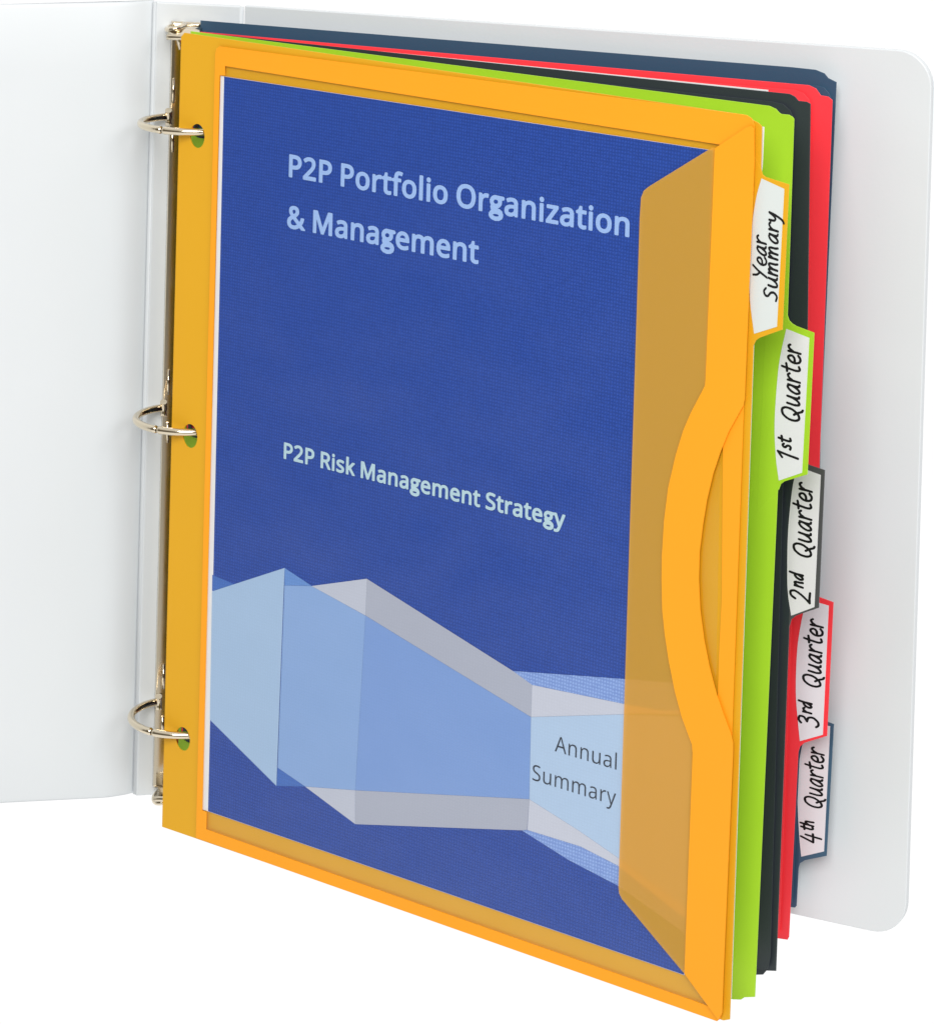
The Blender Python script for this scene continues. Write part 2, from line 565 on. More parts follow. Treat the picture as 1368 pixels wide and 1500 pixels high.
HAND = json.loads("""{"year":[[[3,-12],[0,-6],[1,-1],[37,72],[21,90],[14,101],[10,114],[9,125],[7,150],[8,156],[12,159],[18,160],[23,158],[26,156],[27,152],[30,122],[33,110],[38,101],[48,92],[67,120],[96,158],[102,160],[108,159],[111,157],[113,152],[113,146],[81,103],[68,84],[20,-9],[18,-12],[12,-15],[6,-14]],[[108,33],[108,44],[109,56],[112,68],[117,77],[125,90],[133,98],[141,105],[150,110],[159,111],[165,111],[171,109],[179,104],[184,98],[189,90],[191,74],[190,66],[186,59],[179,50],[171,44],[159,38],[132,35],[129,32],[133,20],[137,15],[142,12],[150,10],[156,10],[162,12],[183,28],[189,28],[195,25],[196,26],[198,38],[202,50],[214,74],[228,92],[243,104],[255,110],[261,111],[267,110],[276,105],[284,104],[288,101],[289,98],[289,90],[281,50],[279,29],[280,15],[291,10],[294,5],[294,-1],[293,-4],[288,-8],[285,-8],[276,-7],[267,-3],[262,3],[258,14],[249,3],[240,-4],[228,-9],[216,-9],[210,-6],[204,-1],[201,6],[198,17],[196,12],[177,-3],[168,-8],[156,-11],[141,-10],[129,-5],[120,3],[113,15]],[[132,56],[131,60],[135,67],[147,82],[156,89],[162,90],[165,89],[169,80],[170,74],[165,66],[159,61],[153,58]],[[219,19],[218,26],[219,36],[225,50],[231,62],[238,72],[246,80],[258,89],[261,89],[266,84],[263,72],[258,57],[246,36],[236,20],[228,13],[222,11]],[[300,-3],[305,50],[308,101],[309,105],[315,110],[321,110],[324,109],[327,104],[329,95],[330,94],[342,104],[354,109],[363,110],[372,108],[378,102],[386,90],[387,84],[385,80],[382,77],[378,76],[372,76],[360,89],[354,86],[346,80],[339,72],[327,53],[321,-1],[318,-6],[315,-9],[309,-10],[303,-8]]],"summary":[[[3,5],[0,8],[0,15],[3,19],[6,21],[12,22],[42,12],[48,14],[54,19],[64,32],[67,38],[68,44],[65,60],[60,70],[40,86],[33,95],[29,107],[30,123],[33,132],[39,140],[51,150],[63,155],[75,157],[81,156],[90,153],[98,146],[112,132],[114,125],[114,122],[111,117],[105,115],[99,116],[81,134],[75,136],[66,133],[56,128],[52,123],[50,113],[50,107],[52,104],[76,84],[81,77],[86,65],[88,53],[89,41],[86,29],[82,20],[73,8],[66,2],[57,-5],[48,-9],[39,-9],[30,-7],[6,3]],[[117,16],[115,36],[116,53],[124,101],[127,107],[132,110],[138,110],[142,107],[145,101],[136,41],[137,23],[138,15],[141,10],[147,13],[155,20],[164,32],[172,47],[179,65],[187,104],[189,107],[195,110],[201,110],[204,107],[206,104],[207,98],[198,47],[197,23],[198,15],[207,12],[213,5],[214,-1],[210,-6],[204,-8],[195,-8],[186,-5],[180,2],[177,14],[165,0],[156,-6],[147,-10],[135,-10],[129,-8],[123,-2],[119,5]],[[219,-7],[217,-4],[216,2],[228,101],[231,107],[237,110],[243,110],[246,107],[252,99],[264,107],[273,107],[279,104],[288,94],[300,104],[309,108],[318,108],[323,104],[327,100],[330,93],[332,77],[329,32],[330,20],[333,-1],[331,-7],[327,-10],[321,-10],[315,-7],[313,-4],[308,26],[311,71],[311,80],[309,85],[300,74],[286,47],[279,-1],[276,-8],[270,-10],[264,-9],[261,-7],[258,-1],[266,65],[266,80],[264,82],[243,47],[237,-4],[234,-8],[228,-10],[222,-9]],[[354,-5],[352,2],[364,101],[367,107],[372,110],[378,110],[384,105],[387,98],[399,106],[405,108],[411,107],[417,101],[423,92],[432,101],[444,108],[453,108],[459,104],[465,95],[468,77],[465,32],[466,20],[469,-1],[467,-7],[462,-10],[456,-10],[451,-7],[449,-4],[444,26],[447,71],[447,81],[444,84],[435,73],[422,47],[415,-1],[413,-7],[408,-10],[402,-10],[397,-7],[394,-1],[402,62],[403,77],[402,84],[395,74],[379,47],[373,-1],[372,-5],[369,-9],[363,-10],[357,-9]],[[492,12],[490,29],[494,47],[505,71],[519,90],[534,103],[549,110],[558,110],[567,105],[573,105],[579,103],[582,99],[583,95],[573,44],[572,23],[573,14],[582,11],[587,5],[587,-1],[585,-5],[582,-7],[576,-8],[561,-4],[555,2],[552,12],[549,12],[540,1],[529,-7],[519,-10],[510,-9],[504,-7],[500,-4],[495,2]],[[513,15],[511,23],[511,32],[515,44],[522,60],[530,71],[539,80],[552,89],[555,88],[558,84],[555,68],[550,56],[540,36],[531,23],[523,15],[516,11]],[[594,-5],[592,-1],[598,50],[600,101],[603,107],[606,109],[612,110],[618,108],[620,104],[621,98],[624,95],[633,102],[642,107],[651,110],[660,110],[669,104],[678,92],[680,95],[681,104],[683,107],[690,110],[696,109],[699,107],[701,101],[699,56],[700,47],[705,41],[713,47],[720,56],[727,68],[741,99],[747,107],[753,110],[756,110],[762,108],[764,104],[765,98],[754,53],[747,28],[738,5],[727,-22],[715,-46],[708,-55],[699,-62],[684,-72],[678,-72],[672,-69],[670,-66],[669,-61],[672,-55],[690,-43],[698,-34],[711,-7],[724,26],[723,28],[714,22],[705,20],[696,22],[687,29],[681,38],[679,47],[678,80],[672,76],[666,76],[660,80],[654,89],[647,86],[639,80],[631,71],[620,53],[613,-1],[612,-5],[609,-9],[603,-10],[597,-9]]],"first":[[[3,125],[1,127],[0,134],[3,139],[39,168],[51,176],[57,178],[65,176],[68,170],[49,86],[34,-2],[31,-7],[24,-10],[16,-7],[14,-5],[13,2],[27,82],[40,139],[39,141],[36,140],[15,123],[9,122]],[[81,62],[80,68],[80,70],[85,76],[93,78],[105,73],[111,76],[112,80],[111,86],[98,97],[93,106],[93,118],[97,127],[105,135],[114,139],[123,140],[129,138],[141,124],[142,118],[141,116],[138,112],[132,110],[126,112],[120,118],[117,118],[115,116],[114,112],[126,100],[131,92],[132,86],[132,76],[128,64],[118,55],[108,52],[96,54],[85,58]],[[141,133],[142,139],[144,143],[149,145],[159,146],[162,148],[167,170],[174,174],[180,174],[185,170],[187,164],[184,152],[186,150],[198,151],[204,149],[206,145],[207,139],[204,133],[198,130],[180,127],[178,124],[173,97],[172,86],[172,76],[174,75],[186,79],[189,79],[194,76],[196,73],[197,68],[195,62],[192,60],[177,54],[171,53],[162,55],[156,62],[152,70],[151,82],[152,97],[157,124],[147,126],[144,128]],[[342,34],[342,58],[345,73],[349,88],[360,111],[378,134],[387,142],[393,145],[408,151],[414,152],[429,153],[438,151],[445,148],[453,142],[461,130],[466,118],[467,103],[466,86],[463,70],[458,55],[447,35],[434,17],[447,-14],[450,-16],[462,-22],[464,-26],[465,-32],[462,-38],[459,-40],[453,-40],[441,-35],[435,-32],[428,-22],[420,-3],[417,0],[405,-7],[390,-12],[378,-13],[366,-9],[357,-2],[350,7],[345,20]],[[363,35],[363,55],[367,76],[373,92],[385,110],[395,121],[402,126],[426,132],[435,130],[440,124],[445,116],[446,103],[445,88],[439,64],[433,52],[423,37],[420,38],[411,49],[408,51],[402,52],[399,51],[394,47],[393,40],[396,35],[407,19],[393,11],[381,8],[375,10],[369,17],[365,26]],[[480,19],[479,34],[480,52],[488,100],[490,106],[495,110],[501,110],[507,106],[509,100],[500,44],[501,22],[504,10],[510,12],[518,19],[527,31],[535,47],[542,64],[550,100],[552,106],[558,110],[564,110],[567,108],[570,104],[571,100],[562,47],[561,22],[563,14],[570,12],[576,7],[577,2],[575,-5],[571,-7],[567,-8],[552,-7],[546,-2],[544,2],[540,14],[530,2],[519,-7],[507,-11],[498,-10],[492,-7],[486,-2],[482,7]],[[582,19],[581,28],[583,38],[590,58],[602,80],[615,94],[630,106],[642,110],[651,110],[660,105],[666,105],[672,102],[674,94],[665,47],[663,26],[664,17],[666,14],[675,10],[679,4],[679,-2],[675,-6],[669,-8],[653,-5],[647,2],[642,14],[632,2],[621,-6],[609,-10],[600,-9],[594,-6],[588,1],[584,10]],[[603,21],[603,28],[604,38],[609,49],[617,64],[630,80],[639,87],[645,89],[650,82],[648,70],[642,55],[628,31],[618,17],[609,11],[606,12]],[[687,-7],[685,-5],[684,2],[690,49],[692,100],[694,106],[698,110],[702,110],[708,109],[712,103],[714,94],[726,103],[738,109],[747,110],[756,108],[761,103],[770,92],[771,86],[769,80],[762,76],[756,76],[753,80],[747,87],[744,89],[737,86],[729,80],[711,52],[704,-5],[702,-7],[696,-10],[690,-9]],[[768,103],[767,110],[771,116],[777,118],[795,119],[797,121],[805,155],[807,158],[813,160],[819,159],[822,158],[825,152],[819,124],[822,122],[846,126],[850,124],[853,121],[855,118],[854,112],[849,107],[816,100],[813,97],[804,49],[803,28],[804,19],[806,14],[810,14],[828,20],[834,20],[838,17],[840,10],[839,4],[836,2],[816,-7],[807,-8],[798,-6],[789,2],[783,17],[782,34],[784,52],[792,97],[774,98]],[[849,29],[848,47],[851,64],[858,80],[870,95],[882,105],[894,111],[903,111],[909,110],[915,108],[920,103],[927,94],[932,80],[931,70],[926,58],[918,49],[906,41],[894,37],[870,35],[870,31],[872,22],[876,17],[879,13],[885,11],[894,10],[900,11],[921,26],[927,28],[933,27],[936,24],[938,19],[938,14],[920,-2],[909,-8],[897,-11],[885,-11],[873,-7],[861,1],[854,14]],[[873,57],[872,58],[875,68],[888,83],[897,90],[903,90],[906,88],[911,76],[909,70],[904,64],[894,58]],[[939,-4],[938,2],[944,49],[946,100],[948,106],[954,110],[961,110],[966,104],[967,97],[969,95],[981,104],[993,109],[1002,110],[1011,107],[1015,103],[1024,92],[1025,86],[1023,80],[1017,76],[1011,76],[1007,80],[999,89],[991,86],[984,80],[965,52],[958,-5],[954,-9],[948,-10],[942,-8]]],"second":[[[3,-5],[0,2],[1,7],[28,34],[62,76],[82,110],[87,121],[89,130],[88,139],[85,148],[81,153],[75,154],[66,152],[57,148],[51,140],[39,118],[33,113],[27,113],[22,116],[19,121],[20,127],[36,156],[47,166],[57,171],[69,174],[81,175],[90,172],[100,164],[108,148],[110,134],[107,116],[97,94],[81,68],[65,47],[40,17],[42,15],[66,14],[105,10],[109,7],[112,4],[112,2],[112,-5],[108,-9],[102,-10],[54,-6],[9,-8]],[[132,55],[130,58],[130,64],[138,130],[140,136],[147,140],[153,139],[159,134],[171,140],[177,140],[183,138],[189,130],[192,118],[190,88],[193,62],[190,55],[186,52],[180,52],[174,55],[172,58],[169,88],[171,116],[164,110],[154,92],[150,62],[148,55],[141,52],[135,53]],[[198,73],[197,82],[199,92],[203,103],[210,116],[217,124],[228,134],[237,139],[246,139],[254,176],[256,178],[261,181],[267,181],[270,179],[273,176],[274,170],[264,116],[261,62],[258,55],[255,53],[249,52],[243,54],[240,60],[237,60],[225,53],[219,52],[213,53],[208,55],[204,59],[201,64]],[[219,76],[218,82],[224,97],[231,109],[240,117],[242,116],[241,106],[226,80],[222,75]],[[420,25],[418,34],[418,49],[420,68],[423,82],[428,94],[436,110],[453,132],[465,143],[483,151],[489,152],[501,153],[513,152],[521,148],[528,144],[537,132],[542,118],[544,103],[543,86],[540,70],[534,54],[523,34],[511,17],[524,-14],[527,-17],[537,-21],[541,-26],[542,-32],[539,-38],[534,-40],[528,-40],[512,-32],[505,-22],[495,0],[480,-8],[468,-12],[456,-13],[444,-10],[436,-5],[429,4],[424,14]],[[441,27],[439,47],[442,70],[448,88],[459,106],[469,118],[477,125],[501,132],[507,131],[513,129],[519,121],[522,112],[523,100],[522,88],[516,64],[501,39],[498,36],[487,49],[483,52],[477,52],[474,51],[471,47],[470,44],[470,38],[484,19],[474,13],[462,8],[456,8],[450,11],[444,19]],[[558,10],[555,28],[556,47],[564,100],[567,107],[573,110],[579,110],[583,106],[585,100],[576,40],[578,19],[579,13],[582,10],[588,14],[597,22],[613,49],[619,64],[626,100],[629,106],[633,110],[636,110],[642,109],[645,107],[647,103],[647,97],[638,47],[637,22],[638,14],[648,11],[652,7],[654,2],[651,-5],[645,-8],[633,-8],[627,-6],[622,-2],[617,10],[615,12],[606,1],[597,-6],[588,-10],[576,-11],[570,-9],[565,-5],[561,2]],[[660,11],[658,28],[662,47],[673,70],[687,90],[702,103],[717,110],[726,110],[735,105],[741,105],[747,103],[750,99],[751,94],[741,47],[740,22],[741,14],[750,11],[754,7],[756,2],[753,-5],[747,-8],[732,-6],[726,-2],[723,2],[720,12],[717,12],[708,2],[699,-5],[687,-10],[678,-9],[672,-7],[666,-2]],[[681,15],[679,22],[679,31],[683,44],[690,58],[696,68],[705,78],[717,88],[720,89],[721,88],[727,82],[722,64],[712,44],[701,26],[694,17],[684,11]],[[762,-5],[760,2],[766,49],[768,100],[771,106],[777,110],[783,110],[787,106],[789,103],[789,97],[792,95],[804,104],[816,110],[825,110],[834,107],[846,92],[848,86],[846,80],[840,76],[834,76],[829,80],[822,89],[813,86],[806,80],[788,52],[780,-5],[777,-9],[771,-10],[765,-9]],[[846,101],[843,106],[843,110],[846,115],[849,117],[873,120],[881,155],[884,158],[888,160],[894,160],[897,159],[900,155],[901,152],[896,124],[897,122],[921,126],[927,124],[930,121],[931,116],[930,111],[927,108],[924,106],[891,99],[881,49],[879,28],[882,15],[885,13],[903,20],[910,19],[914,17],[917,10],[915,4],[912,1],[891,-7],[882,-8],[873,-5],[866,2],[860,14],[858,31],[860,52],[868,97],[852,98]],[[927,22],[925,34],[925,49],[927,62],[931,73],[939,86],[948,96],[957,104],[966,109],[975,111],[981,111],[987,110],[993,106],[999,101],[1003,94],[1007,86],[1008,76],[1007,68],[1003,58],[996,50],[988,44],[981,40],[972,37],[947,34],[946,31],[948,26],[952,17],[957,12],[966,10],[972,10],[978,12],[996,26],[1002,28],[1008,28],[1011,26],[1014,21],[1017,21],[1020,49],[1022,100],[1025,106],[1029,110],[1035,110],[1041,107],[1043,103],[1044,93],[1053,101],[1065,108],[1074,110],[1083,110],[1092,103],[1101,90],[1101,82],[1098,78],[1095,76],[1089,76],[1086,77],[1077,88],[1074,89],[1063,82],[1055,73],[1042,52],[1035,-2],[1032,-7],[1029,-10],[1023,-10],[1020,-9],[1015,-5],[1014,2],[1016,10],[1014,15],[1011,10],[993,-4],[984,-9],[969,-11],[954,-9],[945,-5],[937,2],[931,10]],[[951,56],[948,58],[950,64],[956,73],[963,81],[969,87],[975,90],[978,90],[982,88],[986,82],[987,76],[985,70],[981,65],[970,58]]],"third":[[[3,8],[0,14],[1,19],[3,23],[9,26],[15,25],[18,23],[29,10],[33,8],[45,8],[54,10],[60,14],[69,22],[83,40],[86,47],[87,55],[85,68],[81,76],[75,79],[48,84],[42,88],[41,94],[42,99],[45,102],[72,119],[81,126],[85,136],[85,148],[81,152],[75,153],[66,154],[57,153],[36,135],[30,133],[27,134],[22,136],[20,139],[20,145],[23,152],[39,166],[51,173],[60,175],[72,175],[84,173],[93,169],[100,164],[104,158],[106,145],[106,134],[102,121],[99,115],[93,108],[82,100],[92,94],[98,88],[103,80],[106,70],[108,62],[108,49],[106,40],[102,31],[92,17],[78,1],[66,-7],[54,-12],[39,-14],[24,-11],[15,-5]],[[129,56],[127,58],[127,64],[131,94],[132,130],[135,137],[138,139],[144,140],[150,138],[153,133],[168,140],[177,140],[183,137],[186,134],[195,119],[204,129],[213,135],[219,138],[228,139],[235,172],[238,178],[246,181],[253,178],[255,176],[256,170],[247,121],[243,62],[240,55],[234,52],[228,53],[224,55],[222,62],[213,56],[204,52],[195,53],[189,57],[182,68],[179,80],[181,92],[188,110],[177,112],[171,119],[162,112],[152,97],[148,62],[145,55],[142,52],[138,52],[132,53]],[[201,78],[202,88],[209,103],[221,116],[225,116],[223,106],[210,82],[204,75]],[[402,27],[400,40],[401,52],[402,68],[406,82],[410,94],[418,110],[435,132],[447,142],[465,151],[471,152],[486,153],[495,152],[504,148],[510,144],[518,134],[524,121],[526,106],[525,86],[522,70],[517,55],[507,36],[493,17],[506,-14],[510,-17],[519,-21],[523,-26],[524,-32],[521,-38],[516,-40],[513,-40],[501,-36],[494,-32],[487,-22],[477,1],[462,-7],[450,-12],[438,-13],[426,-10],[418,-5],[411,4],[405,17]],[[423,29],[421,49],[424,70],[430,88],[441,106],[451,118],[459,125],[483,131],[489,131],[495,129],[501,121],[504,112],[505,100],[504,88],[498,64],[492,52],[483,38],[480,37],[468,51],[462,52],[456,50],[452,44],[453,38],[466,19],[456,13],[444,8],[438,8],[432,12],[427,19]],[[540,13],[538,31],[538,49],[547,100],[549,106],[555,110],[561,110],[565,106],[568,100],[559,40],[560,19],[561,14],[564,10],[570,14],[579,22],[588,35],[595,49],[601,64],[609,100],[611,106],[618,110],[624,109],[627,107],[630,100],[620,47],[619,22],[621,13],[630,12],[634,7],[636,2],[633,-5],[627,-8],[612,-7],[604,-2],[600,10],[597,11],[588,1],[579,-6],[570,-10],[558,-11],[552,-8],[546,-3],[542,4]],[[642,14],[640,28],[644,47],[655,70],[669,89],[684,103],[699,110],[708,110],[717,105],[723,105],[729,103],[732,100],[733,94],[723,47],[722,22],[723,16],[725,14],[732,12],[736,7],[738,2],[735,-5],[732,-8],[726,-8],[712,-5],[706,2],[702,14],[691,2],[681,-6],[669,-10],[660,-9],[654,-7],[648,-2],[645,4]],[[663,16],[661,26],[662,34],[668,49],[674,62],[681,71],[690,81],[702,89],[705,88],[709,82],[706,70],[702,58],[691,38],[681,22],[675,15],[666,11]],[[744,-5],[743,2],[749,49],[751,100],[753,106],[759,110],[766,110],[771,104],[772,97],[774,95],[786,104],[798,109],[807,110],[816,107],[820,103],[828,92],[830,86],[828,80],[822,76],[816,76],[811,80],[804,89],[796,86],[789,80],[781,70],[770,52],[763,-5],[759,-9],[753,-10],[747,-8]],[[828,102],[826,110],[828,114],[831,117],[834,118],[855,120],[864,155],[870,160],[876,160],[879,159],[882,156],[884,152],[878,124],[879,123],[903,126],[909,125],[912,121],[913,118],[913,112],[909,107],[873,99],[863,49],[861,28],[864,16],[867,13],[885,20],[891,20],[894,19],[897,16],[899,10],[897,4],[894,1],[873,-7],[864,-8],[855,-5],[848,2],[842,14],[840,31],[842,49],[850,94],[850,97],[834,98]],[[909,24],[907,34],[907,49],[909,62],[914,73],[921,85],[929,94],[939,104],[948,109],[957,111],[963,111],[969,110],[976,106],[981,102],[986,94],[989,86],[991,76],[989,68],[985,58],[978,50],[970,44],[963,40],[954,37],[929,34],[930,26],[935,17],[939,13],[948,10],[954,10],[960,11],[984,28],[990,28],[993,26],[996,22],[999,17],[1003,49],[1005,100],[1007,106],[1011,110],[1017,110],[1023,107],[1025,103],[1026,94],[1038,103],[1047,108],[1056,110],[1065,110],[1074,103],[1084,88],[1083,81],[1077,76],[1071,76],[1068,77],[1059,89],[1056,88],[1047,83],[1038,74],[1024,52],[1018,-2],[1015,-7],[1011,-10],[1005,-10],[999,-6],[997,-2],[998,10],[996,13],[993,10],[978,-2],[966,-9],[951,-11],[936,-9],[927,-5],[920,2],[914,10]],[[933,56],[930,58],[933,64],[945,81],[951,86],[957,90],[960,90],[964,88],[968,82],[970,76],[968,70],[963,64],[954,59]]],"fourth":[[[3,49],[0,55],[1,62],[47,166],[49,170],[54,172],[60,172],[66,167],[67,160],[27,68],[60,69],[65,70],[76,127],[81,133],[87,134],[93,130],[96,124],[87,73],[90,72],[102,73],[108,72],[112,68],[113,64],[113,58],[111,55],[105,52],[83,49],[74,-10],[70,-17],[63,-19],[56,-17],[53,-10],[61,47],[60,48],[9,46]],[[132,131],[131,136],[135,144],[141,146],[150,146],[152,148],[157,166],[159,171],[162,173],[165,174],[171,174],[176,170],[177,164],[175,152],[177,150],[186,151],[192,150],[194,152],[198,172],[201,178],[207,181],[213,180],[216,178],[218,176],[219,170],[214,136],[216,136],[225,139],[234,138],[241,130],[244,121],[245,112],[243,88],[244,62],[242,55],[237,52],[231,52],[225,55],[224,58],[222,88],[224,112],[222,115],[216,108],[206,92],[201,58],[198,54],[195,52],[189,52],[186,53],[180,59],[165,53],[159,53],[153,55],[145,64],[141,80],[142,97],[147,124],[138,126],[135,127]],[[165,75],[163,76],[162,80],[162,86],[169,124],[171,127],[189,130],[190,127],[183,79],[174,79]],[[399,34],[399,58],[402,73],[406,88],[417,111],[435,134],[444,142],[450,145],[465,151],[471,152],[486,153],[495,151],[502,148],[510,142],[518,130],[523,118],[524,103],[523,86],[520,70],[515,55],[504,35],[491,17],[504,-14],[507,-16],[519,-22],[521,-26],[522,-32],[519,-38],[516,-40],[510,-40],[498,-35],[492,-32],[485,-22],[477,-3],[474,0],[462,-7],[447,-12],[435,-13],[423,-9],[414,-2],[407,7],[402,20]],[[420,35],[420,55],[424,76],[430,92],[442,110],[452,121],[459,126],[483,132],[492,130],[498,124],[502,116],[503,103],[502,88],[496,64],[490,52],[480,37],[477,38],[468,49],[465,51],[459,52],[456,51],[451,47],[450,40],[453,35],[464,19],[450,11],[438,8],[432,10],[427,17],[422,26]],[[537,19],[536,34],[537,52],[545,100],[547,106],[552,110],[558,110],[564,106],[566,100],[557,44],[558,22],[561,10],[567,12],[575,19],[584,31],[592,47],[599,64],[607,100],[609,106],[615,110],[621,110],[624,108],[627,104],[628,100],[619,47],[618,22],[620,14],[627,12],[633,7],[634,2],[632,-5],[628,-7],[624,-8],[609,-7],[603,-2],[601,2],[597,14],[587,2],[576,-7],[566,-10],[555,-10],[549,-7],[543,-2],[539,7]],[[639,19],[639,28],[640,38],[647,58],[659,80],[672,94],[687,106],[699,110],[708,110],[717,105],[723,105],[729,102],[731,94],[722,47],[720,26],[721,17],[723,14],[732,10],[736,4],[736,-2],[732,-6],[726,-8],[710,-5],[704,2],[699,14],[689,2],[678,-6],[666,-10],[657,-9],[651,-6],[645,1],[641,10]],[[660,21],[660,28],[661,38],[666,49],[674,64],[687,80],[696,87],[702,89],[707,82],[705,70],[699,55],[685,31],[675,17],[666,11],[663,12]],[[744,-7],[742,-5],[741,2],[747,49],[749,100],[751,106],[755,110],[759,110],[765,109],[769,103],[771,94],[783,103],[795,109],[804,110],[813,108],[818,103],[827,92],[828,86],[826,80],[819,76],[813,76],[810,80],[804,87],[801,89],[794,86],[786,80],[768,52],[761,-5],[759,-7],[753,-10],[747,-9]],[[825,103],[824,110],[828,116],[834,118],[852,119],[854,121],[862,155],[864,158],[870,160],[876,159],[879,158],[882,152],[876,124],[879,122],[903,126],[907,124],[910,121],[912,118],[911,112],[906,107],[873,100],[870,97],[861,49],[860,28],[861,19],[864,14],[867,14],[885,20],[891,20],[895,17],[897,10],[896,4],[893,2],[873,-7],[864,-8],[855,-6],[846,2],[840,17],[839,34],[841,52],[849,97],[831,98]],[[906,29],[905,47],[908,64],[915,80],[927,94],[939,105],[951,111],[960,111],[966,110],[972,108],[977,103],[984,94],[989,80],[989,70],[983,58],[975,49],[963,41],[951,37],[927,35],[927,31],[930,22],[933,17],[936,13],[942,11],[951,10],[957,11],[978,26],[984,28],[990,27],[993,24],[995,19],[995,14],[977,-2],[966,-8],[954,-11],[942,-11],[930,-7],[918,1],[911,14]],[[930,57],[929,58],[933,68],[945,83],[954,90],[960,90],[963,88],[967,80],[968,73],[961,64],[951,58]],[[996,-4],[995,2],[1001,49],[1003,100],[1005,106],[1011,110],[1018,110],[1023,104],[1024,97],[1026,95],[1038,104],[1050,109],[1059,110],[1068,107],[1072,103],[1081,92],[1082,86],[1080,80],[1074,76],[1068,76],[1064,80],[1056,89],[1048,86],[1041,80],[1034,70],[1022,52],[1015,-5],[1011,-9],[1005,-10],[999,-8]]]}""")
